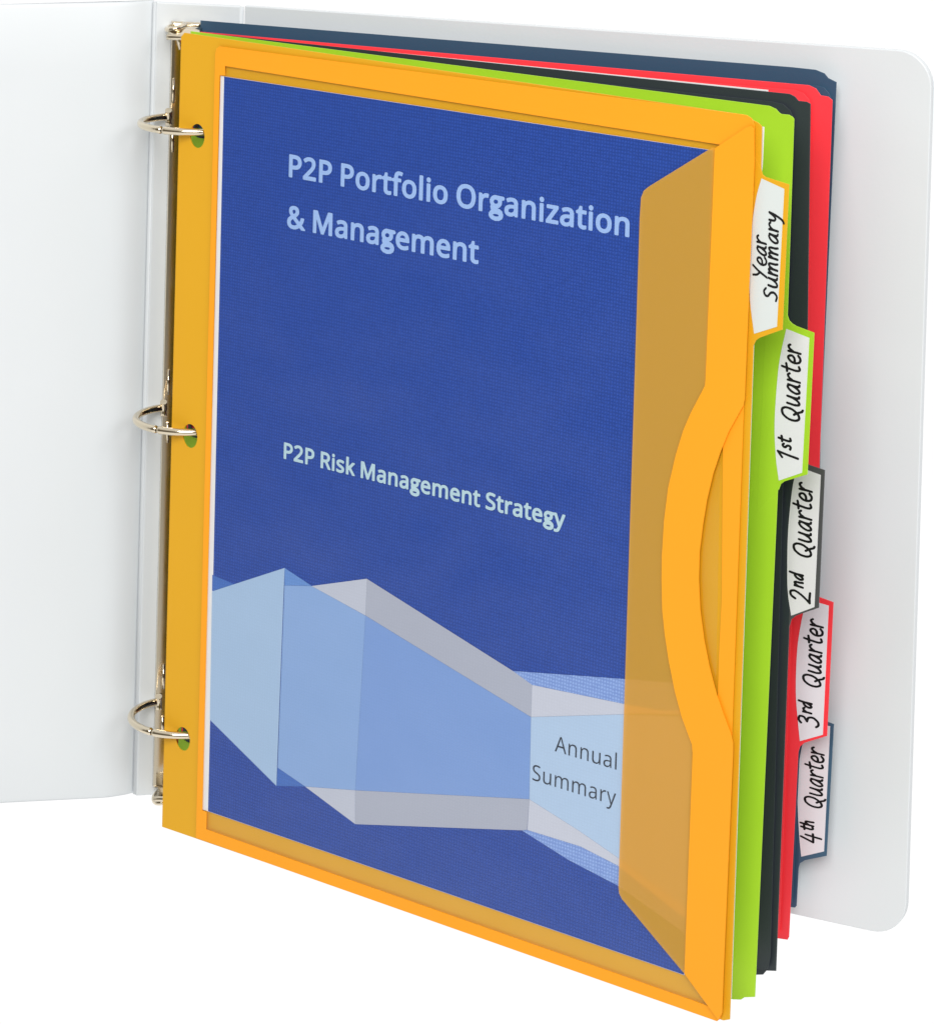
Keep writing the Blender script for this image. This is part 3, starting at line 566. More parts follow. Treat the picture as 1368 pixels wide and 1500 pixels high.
GLYPHS = json.loads("""{"bold":{"&":[492,[[[23,76],[18,97],[17,151],[31,196],[50,223],[104,268],[104,277],[74,322],[63,358],[63,403],[73,439],[84,457],[102,475],[140,496],[176,505],[230,505],[275,492],[302,475],[324,448],[337,412],[339,367],[330,331],[305,295],[263,259],[261,250],[347,167],[356,171],[359,178],[384,250],[392,258],[455,260],[473,256],[481,241],[466,187],[443,133],[419,97],[502,16],[509,7],[510,-2],[507,-11],[500,-17],[491,-20],[410,-20],[401,-18],[393,-11],[356,24],[347,26],[311,3],[266,-16],[212,-26],[149,-24],[122,-18],[95,-7],[68,10],[43,34],[28,61]],[[122,104],[118,133],[125,160],[140,179],[167,200],[176,200],[281,97],[273,88],[239,73],[221,68],[185,66],[167,68],[149,74],[131,88]],[[167,351],[158,385],[167,407],[185,416],[203,419],[221,416],[236,403],[242,385],[240,367],[230,349],[210,331],[194,320],[185,327]]]],"2":[384,[[[19,-15],[12,-4],[12,50],[15,59],[215,266],[237,302],[247,329],[249,347],[244,383],[235,397],[216,410],[190,416],[154,413],[127,403],[81,374],[64,371],[55,376],[21,419],[18,428],[19,437],[28,448],[64,473],[100,491],[136,501],[181,506],[217,504],[253,496],[280,484],[307,464],[324,446],[339,419],[346,392],[350,356],[341,302],[320,257],[287,212],[238,158],[157,77],[163,74],[352,74],[361,70],[368,59],[369,50],[369,-4],[364,-13],[352,-20],[343,-20],[37,-20]]]],"M":[609,[[[52,-15],[45,-4],[45,5],[45,482],[52,495],[61,500],[151,500],[160,499],[171,491],[304,141],[438,491],[448,499],[457,500],[547,500],[556,496],[564,482],[564,473],[564,5],[564,-4],[559,-13],[547,-20],[484,-20],[469,-13],[464,-4],[464,266],[461,284],[457,288],[341,-13],[331,-19],[322,-20],[268,-18],[257,-4],[151,278],[145,284],[142,302],[141,-4],[133,-16],[124,-20],[61,-20]]]],"O":[525,[[[28,165],[22,205],[22,277],[27,313],[37,349],[50,385],[79,430],[100,451],[132,475],[163,490],[226,505],[298,505],[334,498],[370,486],[415,459],[442,433],[463,403],[487,349],[501,286],[504,241],[497,169],[478,106],[459,70],[424,30],[388,4],[334,-18],[298,-25],[262,-27],[226,-25],[190,-19],[154,-6],[127,8],[104,25],[82,47],[64,70],[46,106]],[[127,202],[127,277],[133,313],[145,346],[157,367],[181,391],[199,401],[226,410],[262,414],[298,411],[325,403],[343,392],[368,367],[383,340],[396,286],[400,241],[397,205],[391,169],[380,133],[362,106],[343,88],[325,78],[298,69],[271,67],[226,70],[199,78],[172,97],[145,133],[133,169]]]],"P":[406,[[[52,-15],[45,-4],[45,5],[45,473],[48,491],[61,500],[196,500],[241,496],[277,490],[313,477],[340,460],[361,437],[377,410],[389,374],[392,338],[390,311],[387,293],[373,257],[358,234],[340,215],[310,194],[286,183],[250,173],[223,169],[151,167],[146,158],[146,5],[142,-12],[133,-19],[124,-20],[61,-20]],[[151,258],[146,266],[146,401],[151,407],[187,408],[232,403],[250,398],[268,388],[284,365],[290,338],[287,311],[279,293],[272,284],[250,270],[232,264],[196,259]]]],"R":[418,[[[52,-15],[45,-4],[45,5],[45,473],[48,491],[61,500],[196,500],[277,491],[313,478],[348,455],[365,437],[375,419],[388,383],[392,338],[388,302],[373,266],[353,239],[307,203],[423,14],[427,5],[428,-4],[423,-13],[412,-20],[403,-20],[340,-20],[331,-19],[322,-13],[214,170],[205,178],[151,178],[146,167],[146,5],[142,-12],[133,-19],[124,-20],[61,-20]],[[151,269],[146,275],[146,401],[151,407],[214,406],[241,402],[259,396],[278,383],[284,374],[288,356],[289,329],[281,302],[268,286],[250,277],[223,271]]]],"S":[369,[[[21,1],[14,16],[15,79],[21,89],[30,94],[39,93],[93,75],[138,67],[192,67],[219,73],[237,83],[250,97],[257,124],[250,151],[237,165],[198,187],[129,214],[102,228],[61,259],[40,286],[31,304],[23,331],[20,367],[25,403],[43,439],[57,457],[84,478],[120,495],[147,503],[210,506],[255,501],[291,493],[336,476],[345,466],[346,457],[326,403],[318,391],[309,388],[300,389],[273,399],[228,410],[174,412],[156,408],[138,399],[126,385],[122,367],[123,349],[129,333],[147,316],[183,298],[255,268],[288,250],[318,227],[337,205],[347,187],[352,169],[357,124],[354,97],[346,70],[327,36],[300,11],[273,-6],[237,-18],[201,-24],[165,-27],[93,-21],[39,-8]]]],"a":[377,[[[18,53],[11,97],[16,133],[25,160],[38,178],[58,196],[90,215],[126,226],[162,232],[234,236],[245,241],[238,277],[225,291],[207,297],[180,298],[153,294],[99,274],[90,271],[81,273],[69,286],[51,331],[52,340],[57,349],[90,366],[117,375],[153,383],[189,386],[225,384],[261,377],[283,367],[306,350],[324,327],[334,304],[340,277],[342,7],[339,-11],[324,-20],[279,-20],[270,-18],[262,-11],[252,8],[225,-11],[207,-18],[162,-26],[117,-25],[74,-11],[54,1],[31,25]],[[117,78],[112,97],[115,115],[119,124],[135,139],[180,152],[234,155],[244,151],[242,124],[237,106],[227,88],[207,72],[180,63],[153,61],[135,64],[124,70]]]],"e":[379,[[[24,112],[19,142],[17,178],[19,214],[28,259],[38,286],[54,313],[78,341],[105,363],[141,379],[168,384],[195,387],[240,382],[285,365],[315,340],[337,313],[354,277],[363,232],[365,169],[363,160],[357,153],[339,149],[132,149],[123,146],[121,142],[129,115],[141,93],[159,78],[186,67],[213,64],[249,66],[294,77],[321,88],[330,89],[339,86],[345,79],[348,61],[348,16],[345,7],[339,0],[294,-17],[249,-25],[186,-25],[159,-22],[132,-13],[94,7],[69,28],[40,70]],[[132,236],[125,241],[127,250],[137,268],[150,283],[168,294],[195,298],[213,297],[240,284],[251,268],[260,241],[249,236]]]],"f":[231,[[[-3,299],[-10,311],[-9,347],[-3,357],[51,378],[55,419],[64,455],[85,491],[105,510],[141,527],[159,531],[195,534],[249,526],[267,521],[276,513],[280,500],[258,441],[249,436],[240,435],[204,445],[177,443],[166,437],[157,419],[153,401],[154,383],[159,380],[222,380],[237,374],[242,365],[243,311],[239,302],[231,296],[159,294],[152,284],[152,5],[150,-8],[141,-18],[132,-20],[69,-20],[58,-13],[53,-4],[52,293],[6,294]]]],"g":[355,[[[4,-84],[-2,-61],[4,-16],[31,24],[59,47],[49,56],[44,65],[32,119],[44,146],[45,155],[18,218],[20,272],[40,318],[85,360],[139,381],[346,372],[364,368],[383,335],[382,321],[373,299],[364,291],[317,281],[315,272],[319,254],[317,209],[304,173],[274,135],[214,101],[265,93],[323,56],[354,-7],[353,-70],[330,-115],[265,-160],[166,-175],[76,-155],[69,-151],[31,-124],[10,-97]],[[103,-56],[97,-52],[107,-43],[148,-25],[211,-26],[238,-35],[246,-43],[238,-61],[229,-68],[202,-76],[148,-76]],[[121,214],[114,236],[117,254],[124,263],[148,281],[157,283],[193,280],[211,267],[219,254],[216,218],[184,194],[148,195],[130,204]]]],"i":[173,[[[39,-8],[38,365],[43,374],[57,380],[120,380],[130,374],[135,365],[136,356],[136,-4],[129,-15],[111,-20],[57,-20],[48,-18]],[[39,428],[32,455],[34,473],[41,491],[57,507],[84,515],[102,513],[120,504],[133,491],[140,473],[141,446],[135,428],[119,410],[102,402],[75,401],[54,410]]]],"k":[359,[[[44,-15],[37,-4],[37,5],[37,509],[44,525],[53,530],[116,530],[126,527],[134,518],[136,509],[136,266],[137,257],[143,251],[260,375],[269,380],[341,380],[357,374],[362,365],[363,356],[358,347],[224,203],[367,14],[372,5],[373,-4],[368,-13],[359,-19],[278,-20],[269,-16],[152,138],[136,122],[136,5],[136,-4],[131,-13],[116,-20],[53,-20]]]],"l":[173,[[[44,-15],[37,-4],[37,5],[37,509],[44,525],[53,530],[116,530],[126,527],[134,518],[136,509],[136,-4],[131,-13],[116,-20],[53,-20]]]],"m":[628,[[[44,-15],[37,-4],[37,5],[37,356],[38,365],[44,375],[53,380],[107,380],[119,374],[125,361],[134,359],[161,374],[197,384],[224,387],[260,383],[305,368],[332,346],[341,344],[368,365],[413,382],[449,387],[476,385],[512,378],[538,365],[557,349],[573,329],[587,293],[594,239],[594,5],[593,-5],[584,-17],[575,-20],[512,-20],[503,-16],[495,-4],[495,230],[492,257],[485,276],[476,286],[467,292],[440,297],[422,295],[395,285],[384,275],[370,248],[365,203],[365,5],[365,-4],[359,-14],[350,-19],[287,-20],[278,-18],[269,-10],[266,5],[266,230],[262,257],[250,284],[233,294],[206,296],[179,292],[165,284],[151,266],[141,239],[136,194],[134,-8],[125,-18],[116,-20],[53,-20]]]],"n":[415,[[[44,-15],[37,-4],[37,5],[37,356],[38,365],[43,374],[53,380],[107,380],[116,377],[125,361],[134,358],[161,373],[195,383],[224,387],[260,385],[296,377],[321,365],[341,350],[358,329],[368,308],[379,266],[381,5],[376,-13],[368,-19],[359,-20],[305,-20],[296,-19],[287,-13],[282,5],[282,221],[278,257],[270,275],[263,284],[251,292],[224,297],[197,295],[170,285],[152,266],[142,239],[136,185],[134,-8],[125,-18],[116,-20],[53,-20]]]],"o":[406,[[[24,115],[18,151],[17,187],[20,223],[30,268],[46,304],[67,331],[96,356],[123,371],[168,384],[204,387],[258,379],[294,365],[321,348],[339,331],[366,292],[384,241],[389,205],[387,142],[379,97],[363,61],[339,28],[312,5],[285,-9],[240,-24],[204,-27],[150,-20],[114,-6],[87,12],[57,43],[40,70]],[[123,132],[118,178],[123,232],[132,256],[146,277],[168,291],[204,297],[240,291],[258,279],[276,253],[284,232],[289,178],[282,124],[275,106],[258,81],[240,69],[222,64],[204,62],[168,69],[151,79],[141,90],[132,106]]]],"r":[277,[[[44,-15],[37,-4],[37,5],[37,356],[38,365],[43,374],[53,380],[107,380],[119,374],[126,356],[134,349],[161,370],[197,383],[233,387],[269,383],[278,379],[287,365],[279,302],[273,293],[260,288],[215,293],[188,285],[162,266],[143,233],[136,194],[136,5],[136,-4],[131,-13],[116,-20],[53,-20]]]],"s":[322,[[[21,2],[15,16],[15,70],[17,79],[27,88],[39,90],[111,65],[165,62],[201,71],[210,80],[214,97],[210,107],[192,121],[102,160],[66,180],[45,196],[30,214],[18,241],[15,277],[23,313],[39,340],[60,358],[84,371],[111,380],[147,386],[174,387],[219,383],[264,372],[297,358],[303,349],[304,340],[282,287],[273,278],[264,276],[255,278],[201,295],[156,298],[129,294],[116,286],[111,277],[112,268],[120,257],[254,196],[278,178],[294,160],[307,133],[311,115],[311,97],[308,70],[303,52],[287,25],[264,3],[237,-11],[183,-25],[147,-27],[84,-21],[39,-8]]]],"t":[242,[[[-2,299],[-9,313],[-8,349],[-2,358],[43,380],[47,385],[67,448],[72,457],[79,462],[124,463],[135,457],[140,448],[142,383],[151,380],[223,380],[232,379],[241,371],[245,358],[245,313],[241,302],[232,295],[223,294],[151,294],[142,291],[141,286],[141,106],[146,79],[153,70],[169,63],[187,62],[232,69],[241,64],[248,52],[248,43],[247,-2],[241,-11],[205,-24],[169,-27],[142,-25],[99,-11],[79,3],[68,16],[51,43],[43,79],[42,286],[34,294],[7,294]]]],"y":[343,[[[-12,-161],[-13,-111],[-12,-102],[-5,-93],[6,-89],[51,-93],[78,-85],[101,-57],[124,-3],[-16,348],[-18,366],[-12,375],[-3,380],[60,380],[69,379],[78,374],[168,142],[177,134],[260,366],[266,375],[276,380],[285,380],[339,380],[356,375],[362,366],[360,348],[206,-57],[185,-102],[174,-120],[151,-147],[132,-161],[114,-171],[87,-178],[51,-181],[24,-180],[-3,-173]]]],"z":[316,[[[13,-15],[6,-4],[6,41],[9,50],[174,284],[177,293],[31,295],[22,302],[18,311],[18,356],[22,371],[31,379],[40,380],[283,380],[299,374],[304,365],[305,356],[304,311],[301,304],[136,68],[292,66],[301,62],[309,50],[309,41],[309,-4],[304,-13],[292,-20],[283,-20],[31,-20]]]]},"regular":{"A":[429,[[[14,3],[6,5],[9,14],[187,473],[194,479],[239,478],[422,5],[374,3],[365,11],[310,149],[122,151],[113,143],[60,5]],[[140,199],[136,203],[190,347],[212,420],[221,406],[239,347],[293,203],[284,199]]]],"S":[369,[[[39,19],[37,25],[39,67],[93,51],[147,43],[192,44],[237,55],[255,68],[272,88],[278,106],[280,124],[272,160],[255,180],[210,207],[138,235],[111,249],[86,268],[66,289],[52,313],[43,358],[47,394],[57,419],[72,439],[93,457],[129,474],[156,480],[210,483],[246,479],[282,472],[318,459],[321,457],[319,448],[309,422],[300,414],[255,429],[210,436],[174,435],[138,426],[120,414],[110,403],[102,385],[99,367],[104,331],[111,318],[125,304],[147,289],[237,251],[273,232],[298,214],[315,196],[328,169],[334,124],[331,97],[325,79],[310,52],[291,33],[264,15],[237,6],[201,-1],[165,-4],[93,2],[48,14]]]],"a":[377,[[[36,77],[35,106],[42,142],[62,169],[81,184],[126,203],[162,209],[261,214],[268,223],[263,277],[252,297],[234,312],[207,320],[171,320],[144,316],[90,296],[76,331],[81,337],[99,345],[144,358],[198,363],[252,355],[270,348],[292,331],[309,304],[317,268],[319,7],[315,3],[288,3],[281,7],[270,53],[261,51],[225,16],[198,3],[144,-4],[108,1],[81,11],[61,25],[43,52]],[[90,87],[91,115],[97,133],[108,147],[126,160],[153,170],[180,175],[263,178],[267,169],[267,142],[259,97],[243,71],[216,51],[180,40],[135,40],[117,47],[100,61]]]],"l":[173,[[[62,3],[60,5],[60,500],[62,505],[71,507],[107,507],[113,500],[113,14],[111,5],[107,3]]]],"m":[628,[[[62,3],[60,5],[62,357],[100,356],[111,311],[116,308],[143,337],[161,349],[188,359],[224,364],[260,360],[294,347],[314,331],[332,304],[341,308],[358,329],[377,344],[413,358],[440,363],[476,362],[503,356],[530,342],[551,320],[563,293],[569,266],[571,239],[571,14],[566,3],[519,5],[518,230],[511,275],[502,293],[476,314],[440,320],[404,314],[378,302],[362,284],[349,257],[344,230],[342,203],[341,4],[291,5],[289,14],[289,230],[284,266],[273,293],[265,302],[242,315],[215,320],[188,318],[161,309],[134,284],[125,266],[114,212],[113,14],[111,5],[107,3]]]],"n":[415,[[[62,3],[60,5],[61,356],[100,356],[111,311],[116,308],[143,336],[161,347],[182,356],[215,363],[260,362],[286,356],[305,348],[323,335],[341,311],[349,293],[356,266],[356,5],[350,3],[305,5],[305,230],[300,266],[297,275],[286,293],[260,313],[224,320],[197,318],[169,311],[144,293],[126,266],[119,239],[113,185],[113,14],[111,5],[107,3]]]],"r":[277,[[[62,3],[60,5],[61,356],[100,356],[103,347],[108,302],[112,293],[116,291],[146,329],[179,354],[224,364],[260,360],[263,356],[258,320],[251,313],[206,315],[179,306],[147,284],[128,257],[120,239],[114,203],[113,14],[111,5],[107,3]]]],"u":[415,[[[58,95],[56,133],[58,355],[103,357],[110,349],[110,133],[116,88],[130,63],[148,51],[157,45],[193,39],[220,41],[256,54],[275,70],[286,88],[296,115],[302,169],[302,349],[310,357],[346,357],[355,349],[355,7],[346,3],[319,3],[313,7],[301,50],[265,18],[247,8],[229,3],[184,-4],[130,3],[103,16],[76,42],[63,70]]]],"y":[343,[[[15,-154],[10,-147],[10,-120],[15,-113],[60,-115],[87,-106],[96,-100],[111,-84],[123,-66],[148,-3],[9,348],[15,357],[24,357],[60,357],[65,348],[144,141],[168,62],[177,57],[194,114],[278,348],[285,357],[330,357],[335,348],[185,-48],[164,-93],[136,-129],[105,-150],[60,-158]]]]}}""")

def hand_loops(key, u0, v0, v1, xh, u1=None):
    """handwriting that reads upward along the tab: text x -> +v, text y -> -u"""
    L = HAND[key]
    xm = max(p[0] for c in L for p in c)
    k = (v1 - v0) / xm
    du = (u1 - u0) if u1 is not None else 0.0
    return [[(u0 + du * (x / xm) - y * xh / 100.0, v0 + x * k) for x, y in c] for c in L]

def divider(key, label, back, tab, write_on, front, words, mat, tab_mat=None, label_mat='label'):
    sh = Q[key]
    base = sh(0, 0)
    root = empty('pocket_divider', base)
    tag(root, label, 'divider', 'coloured pocket dividers on the binder rings')
    slab('back_sheet', [back] + holes(sh), sh, -0.016, 0.0, mat if key != 'orange' else 'mustard', root, 0.003)
    tb = slab('tab', [tab], sh, -0.015, 0.0015, tab_mat or mat, root, 0.003)
    wl_ = write_on[:4] + smooth_path([write_on[3]] + write_on[4:] + [write_on[0]], 4)[1:-1]
    slab('write_on_label', [wl_], sh, 0.002, 0.006, label_mat, tb)
    loops = []
    for w_ in words:
        loops += hand_loops(*w_)
    slab('handwriting', loops, sh, 0.008, 0.0085, 'ink', tb)
    if front:
        slab('pocket_front', [front], sh, 0.046, 0.060, mat, root, 0.003)
    return root

# orange, nearest
or_back = [(0.0, 0.0), (9.37, 0.05), (9.459, 0.09), (9.456, 8.36), (9.474, 10.50), (9.465, 11.012), (9.416, 11.047), (9.338, 11.07), (9.2, 11.12), (0.06, 11.13), (0.0, 11.07)]
or_tab = [(9.2, 10.9), (9.474, 10.51), (9.499, 10.44), (9.54, 10.415), (9.871, 10.37), (9.851, 8.63), (9.54, 8.48), (9.49, 8.44), (9.456, 8.37), (9.2, 8.1)]
or_lab = [(9.492, 10.391), (9.813, 10.31), (9.78, 8.655), (9.466, 8.518), (9.393, 8.91), (9.372, 9.294), (9.384, 9.798), (9.429, 10.149)]
orange = divider('orange', 'orange pocket divider in front, its tab handwritten Year Summary', or_back, or_tab, or_lab, None,
                 [('year', 9.615, 9.205, 9.72, 0.125, 9.585), ('summary', 9.77, 8.945, 10.02, 0.125, 9.745)], 'mustard', None, 'label_orange')
so = Q['orange']
fr = [(0.682, 0.03), (0.682, 10.90), (0.70, 10.985), (0.76, 11.02), (9.2, 11.128), (9.278, 11.125), (9.347, 11.095), (9.389, 11.017), (9.407, 10.562), (9.375, 7.699), (9.370, 0.623), (9.366, 0.146), (9.345, 0.075), (9.302, 0.032)]
op = [(0.866, 10.765), (0.866, 10.635), (0.770, 10.627), (0.788, 0.445), (0.872, 0.445), (0.872, 0.200), (9.177, 0.182), (9.149, 4.542), (9.161, 5.217), (8.986, 10.72), (8.849, 10.725)]
slab('pocket_frame', [fr, op], so, 0.026, 0.036, 'orange', orange, 0.002)
slab('clear_window', [[(0.76, 0.19), (9.19, 0.17), (9.0, 10.75), (0.76, 10.78)]], so, 0.0295, 0.0295, 'film', orange)
band_in = [(8.859, 10.676), (8.841, 7.872), (8.835, 7.788), (8.643, 7.419), (8.543, 7.183), (8.446, 6.862), (8.353, 6.439), (8.309, 6.016), (8.296, 5.590), (8.303, 5.295), (8.328, 4.918), (8.375, 4.631), (8.448, 4.308), (8.552, 3.95), (8.664, 3.662), (8.783, 3.437), (8.825, 3.363), (8.84, 3.256), (8.83, 0.498)]
band_out = [(9.30, 10.99), (9.36, 11.01), (9.40, 10.98), (9.42, 10.572), (9.402, 7.731), (9.387, 7.646), (9.197, 7.296), (9.091, 7.035), (8.995, 6.741), (8.92, 6.409), (8.874, 6.09), (8.839, 5.746), (8.842, 5.411), (8.877, 5.04), (8.951, 4.677), (9.042, 4.362), (9.152, 4.068), (9.27, 3.827), (9.376, 3.626), (9.409, 3.525), (9.413, 3.425), (9.389, 0.646), (9.389, 0.17), (9.334, 0.068)]
slab('thumb_notch_band', [band_out + band_in[::-1]], so, 0.056, 0.066, 'orange', orange, 0.002)
fl = [(8.809, 10.678), (7.909, 10.08), (7.84, 10.021), (7.803, 9.931), (7.793, 9.678), (7.805, 1.301), (7.819, 1.218), (7.862, 1.161), (8.803, 0.499)]
fl_r = [(u + 0.22, v) for u, v in band_in[::-1]]
slab('closure_flap', [fl + fl_r], so, 0.042, 0.050, 'flap', orange, 0.002)

# ---------------------------------------------------------------- printed title page inside the orange pocket
page = slab('title_page', [[(0.774, 0.452), (8.80, 0.452), (8.80, 10.640), (0.774, 10.621)]], so, 0.012, 0.017, 'paper', None)
tag(page, 'blue printed title page with white left margin inside the orange pocket', 'printed page')
PZ = 0.0195
def pl(name, loops, mat, z=PZ, zz=None):
    return slab(name, loops, so, z, z, mat, page)
pl('blue_panel', [[(0.843, 0.455), (0.885, 0.457), (8.795, 0.457), (8.795, 10.637), (0.843, 10.618)][1:] + [(0.843, 10.618)]], 'blue')
ZG = 0.0215
G = [
 ('g_pale', [(0.858, 3.53), (2.171, 4.132), (2.126, 1.126), (0.876, 1.74)]),
 ('g_dark', [(0.856, 3.76), (1.264, 3.716), (0.858, 3.535)]),
 ('g_over', [(2.171, 4.132), (2.658, 3.991), (2.179, 3.895)]),
 ('g_mid', [(2.179, 3.893), (2.658, 3.988), (3.606, 3.794), (3.514, 1.42), (2.638, 1.248), (2.141, 1.382)]),
 ('g_dark', [(2.141, 1.380), (2.636, 1.246), (2.126, 1.126)]),
 ('g_greyl', [(2.660, 3.989), (3.611, 4.29), (3.607, 3.796)]),
 ('g_core', [(3.608, 3.794), (6.363, 3.095), (6.378, 2.037), (3.516, 1.42)]),
 ('g_grey', [(3.611, 4.29), (6.056, 3.619), (6.363, 3.512), (6.363, 3.097), (3.609, 3.796)]),
 ('g_greyl', [(2.640, 1.246), (3.514, 1.418), (3.530, 0.964)]),
 ('g_grey', [(3.516, 1.418), (6.378, 2.035), (6.357, 1.632), (6.279, 1.604), (3.532, 0.964)]),
 ('g_dot', [(6.058, 3.619), (7.76, 3.915), (8.79, 4.09), (8.79, 3.70), (7.762, 3.604), (6.365, 3.512)]),
 ('g_silver', [(6.365, 3.510), (7.762, 3.602), (8.79, 3.698), (8.79, 3.79), (7.768, 3.470), (6.365, 3.097)]),
 ('g_light', [(6.365, 3.095), (7.768, 3.468), (8.79, 3.69), (8.79, 1.30), (7.752, 1.655), (7.16, 1.835), (6.380, 2.035)]),
 ('g_silver', [(6.380, 2.033), (7.16, 1.833), (7.752, 1.653), (8.79, 1.298), (8.79, 1.16), (7.756, 1.552), (7.19, 1.64), (6.362, 1.632)]),
 ('g_dot', [(6.281, 1.602), (6.362, 1.630), (7.19, 1.638), (7.756, 1.550), (8.79, 1.158), (8.79, 0.98), (7.766, 1.299), (7.017, 1.418)]),
]
# one mesh for the whole folded-ribbon picture, one material per printed colour
bm_v, bm_f, bm_m, slots = [], [], [], []
import mathutils.geometry as mg
for mat, poly in G:
    if mat not in slots:
        slots.append(mat)
    b0 = len(bm_v)
    bm_v += poly
    for tri in mg.tessellate_polygon([[Vector((x, y, 0)) for x, y in poly]]):
        a, b, c = [poly[i] for i in tri]
        if (b[0] - a[0]) * (c[1] - a[1]) - (b[1] - a[1]) * (c[0] - a[0]) < 0:
            tri = tri[::-1]
        bm_f.append(tuple(b0 + i for i in tri))
        bm_m.append(slots.index(mat))
me = bpy.data.meshes.new('ribbon_graphic')
me.from_pydata([so(x, y, ZG) * IN for x, y in bm_v], [], bm_f)
uvl = me.uv_layers.new(name='UVMap')
for lo in me.loops:
    uvl.data[lo.index].uv = bm_v[lo.vertex_index]
for p, mi in zip(me.polygons, bm_m):
    p.material_index = mi
me.update()
link_mesh('ribbon_graphic', me, slots, page)

def word_loops(text, u0, v0, cap, u1=None, cut='bold', track=0.0):
    x, L = 0, []
    for ch in text:
        if ch == ' ':
            x += 165
            continue
        adv, cs = GLYPHS[cut][ch]
        L.append([[(x + px, py) for px, py in c] for c in cs])
        x += adv + track
    xs = [p[0] for g in L for c in g for p in c]
    x0, x1 = min(xs), max(xs)
    k = cap / 480.0
    kx = (u1 - u0) / (x1 - x0) if u1 is not None else k * 0.9
    return [[[(u0 + (px - x0) * kx, v0 + py * k) for px, py in c] for c in g] for g in L], kx

def text_part(name, lines, mat):
    """letters printed on the page; neighbours sit a hair apart in height so that bold strokes may touch"""
    vs_, fs, uvs = [], [], []
    for gi, loops in enumerate(g for l_ in lines for g in l_):
        cu = bpy.data.curves.new('tmp', 'CURVE')
        cu.dimensions = '2D'
        cu.fill_mode = 'BOTH'
        for lp in loops:
            sp = cu.splines.new('POLY')
            sp.points.add(len(lp) - 1)
            for q, (x, y) in zip(sp.points, lp):
                q.co = (x, y, 0, 1)
            sp.use_cyclic_u = True
        ob = bpy.data.objects.new('tmp', cu)
        col.objects.link(ob)
        tm = bpy.data.meshes.new_from_object(ob.evaluated_get(bpy.context.evaluated_depsgraph_get()))
        bpy.data.objects.remove(ob)
        b0 = len(vs_)
        for v in tm.vertices:
            vs_.append(so(v.co.x, v.co.y, 0.0235 + 0.0006 * (gi % 2)) * IN)
            uvs.append((v.co.x, v.co.y))
        for p in tm.polygons:
            fs.append(tuple(b0 + i for i in p.vertices))
        bpy.data.meshes.remove(tm)
    me = bpy.data.meshes.new(name)
    me.from_pydata(vs_, [], fs)
    uvl = me.uv_layers.new(name='UVMap')
    for lo in me.loops:
        uvl.data[lo.index].uv = uvs[lo.vertex_index]
    me.update()
    return link_mesh(name, me, mat, page)

l1, k1 = word_loops('P2P Portfolio Organization', 2.062, 9.423, 0.285, 7.632, track=14)
l2, k2 = word_loops('& Management', 2.055, 8.738, 0.285, 5.314, track=14)
text_part('title_text', [l1, l2], 't_title')
l3, k3 = word_loops('P2P Risk Management Strategy', 2.103, 5.618, 0.208, 6.802, track=14)
text_part('subtitle_text', [l3], 't_sub')
l4, k4 = word_loops('Annual', 6.753, 2.75, 0.205, 7.70, cut='regular', track=12)
l5, k5 = word_loops('Summary', 6.417, 2.295, 0.205, 7.706, cut='regular', track=12)
text_part('caption_text', [l4, l5], 't_cap')

# plain sheets tucked between the dividers
sheet_a = slab('paper_sheet', [[(0.9, 0.33), (9.438, 0.33), (9.43, 8.3), (9.44, 10.3), (9.462, 10.55), (9.466, 10.998), (0.9, 10.99)]], so, -0.062, -0.056, 'paper', None)
tag(sheet_a, 'plain white sheet whose edge peeks out behind the orange divider', 'paper sheet')
sheet_b = slab('paper_sheet', [[(0.9, 0.35), (8.85, 0.35), (8.85, 11.142), (0.9, 11.115)]], Q['black'], -0.062, -0.056, 'paper', None)
tag(sheet_b, 'plain white sheet showing a thin line above the charcoal divider', 'paper sheet')

def ogee(top):
    return top

divider('green', 'lime green pocket divider with tab handwritten 1st Quarter',
        [(0.0, 0.0), (9.17, -0.05), (9.283, -0.02), (9.33, 0.023), (9.475, 0.07), (9.47, 6.40), (9.494, 8.60), (9.462, 11.005), (9.441, 11.027), (9.39, 11.048), (9.285, 11.045), (9.256, 11.059), (9.21, 11.098), (9.119, 11.125), (0.0, 11.13)],
        [(9.2, 8.9), (9.494, 8.605), (9.521, 8.545), (9.56, 8.515), (9.619, 8.492), (9.867, 8.447), (9.865, 6.706), (9.56, 6.565), (9.51, 6.52), (9.486, 6.45), (9.2, 6.1)],
        [(9.493, 8.438), (9.81, 8.376), (9.796, 6.716), (9.485, 6.561), (9.43, 6.839), (9.391, 7.256), (9.403, 7.824), (9.433, 8.123)],
        [(0.7, 0.05), (8.6, 0.02), (8.72, 0.1), (8.72, 10.85), (8.6, 10.98), (0.7, 11.0)],
        [('first', 9.735, 6.845, 8.27, 0.165, 9.70)], 'green')
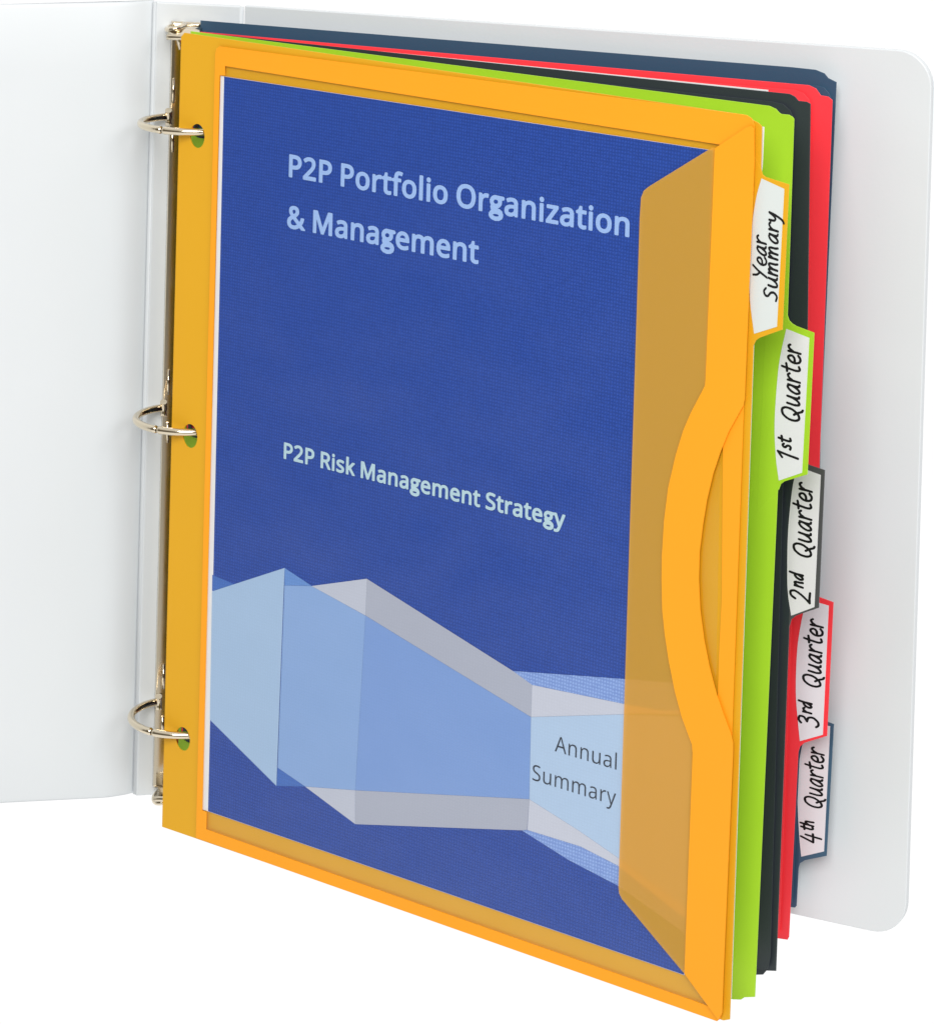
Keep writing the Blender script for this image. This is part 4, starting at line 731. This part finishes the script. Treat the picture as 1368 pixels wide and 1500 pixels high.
divider('black', 'charcoal black pocket divider with tab handwritten 2nd Quarter',
        [(0.0, 0.0), (9.188, -0.07), (9.283, -0.044), (9.329, 0.02), (9.462, 0.05), (9.454, 4.46), (9.589, 6.60), (9.459, 11.033), (9.404, 11.054), (9.295, 11.054), (9.244, 11.102), (9.171, 11.129), (0.0, 11.13)],
        [(9.45, 6.72), (9.56, 6.62), (9.60, 6.555), (9.66, 6.54), (9.852, 6.512), (9.847, 4.778), (9.54, 4.62), (9.48, 4.56), (9.456, 4.464), (9.45, 4.42)],
        [(9.485, 6.50), (9.804, 6.445), (9.791, 4.778), (9.479, 4.61), (9.423, 4.877), (9.4, 5.168), (9.391, 5.677), (9.426, 6.218)],
        [(0.7, 0.05), (9.30, 0.04), (9.386, 0.09), (9.406, 0.255), (9.258, 10.861), (9.22, 10.932), (9.118, 11.002), (8.964, 11.02), (0.7, 11.03)],
        [('second', 9.73, 4.80, 6.32, 0.165, 9.69)], 'black', 'charcoal_single', 'label_cool')
divider('red', 'red pocket divider with tab handwritten 3rd Quarter',
        [(0.0, 0.0), (9.301, -0.021), (9.44, -0.01), (9.458, 0.031), (9.457, 2.48), (9.572, 4.66), (9.474, 10.953), (9.414, 10.994), (9.316, 11.001), (9.247, 11.082), (9.148, 11.118), (0.0, 11.13)],
        [(9.2, 4.9), (9.56, 4.66), (9.59, 4.575), (9.65, 4.545), (9.833, 4.511), (9.84, 2.764), (9.54, 2.62), (9.48, 2.56), (9.457, 2.479), (9.2, 2.2)],
        [(9.462, 4.497), (9.775, 4.46), (9.785, 2.771), (9.475, 2.631), (9.433, 2.891), (9.384, 3.278), (9.375, 3.807), (9.405, 4.134)],
        [(0.7, 0.05), (9.25, 0.02), (9.34, 0.07), (9.348, 0.2), (9.213, 10.882), (9.179, 10.95), (9.1, 11.02), (8.99, 11.049), (0.7, 11.05)],
        [('third', 9.715, 2.84, 4.265, 0.165, 9.71)], 'red', None, 'label_cool')
divider('navy', 'dark navy blue pocket divider at the back with tab handwritten 4th Quarter',
        [(0.0, 0.0), (9.383, -0.004), (9.44, 0.0), (9.459, 0.028), (9.461, 0.54), (9.60, 2.68), (9.469, 6.319), (9.45, 10.983), (9.337, 11.027), (9.284, 11.084), (9.161, 11.123), (8.836, 11.132), (0.0, 11.13)],
        [(9.455, 2.78), (9.58, 2.69), (9.62, 2.60), (9.68, 2.575), (9.852, 2.542), (9.844, 0.772), (9.545, 0.66), (9.48, 0.61), (9.461, 0.537), (9.455, 0.50)],
        [(9.506, 2.517), (9.805, 2.51), (9.807, 0.828), (9.494, 0.702), (9.451, 0.981), (9.406, 1.416), (9.397, 1.857), (9.428, 2.184)],
        [(0.7, 0.05), (9.35, 0.03), (9.42, 0.08), (9.42, 0.2), (9.406, 10.777), (9.373, 10.843), (9.305, 10.909), (9.218, 10.923), (0.7, 10.95)],
        [('fourth', 9.745, 0.91, 2.205, 0.165, 9.735)], 'navy', 'navy_single', 'label_cool')
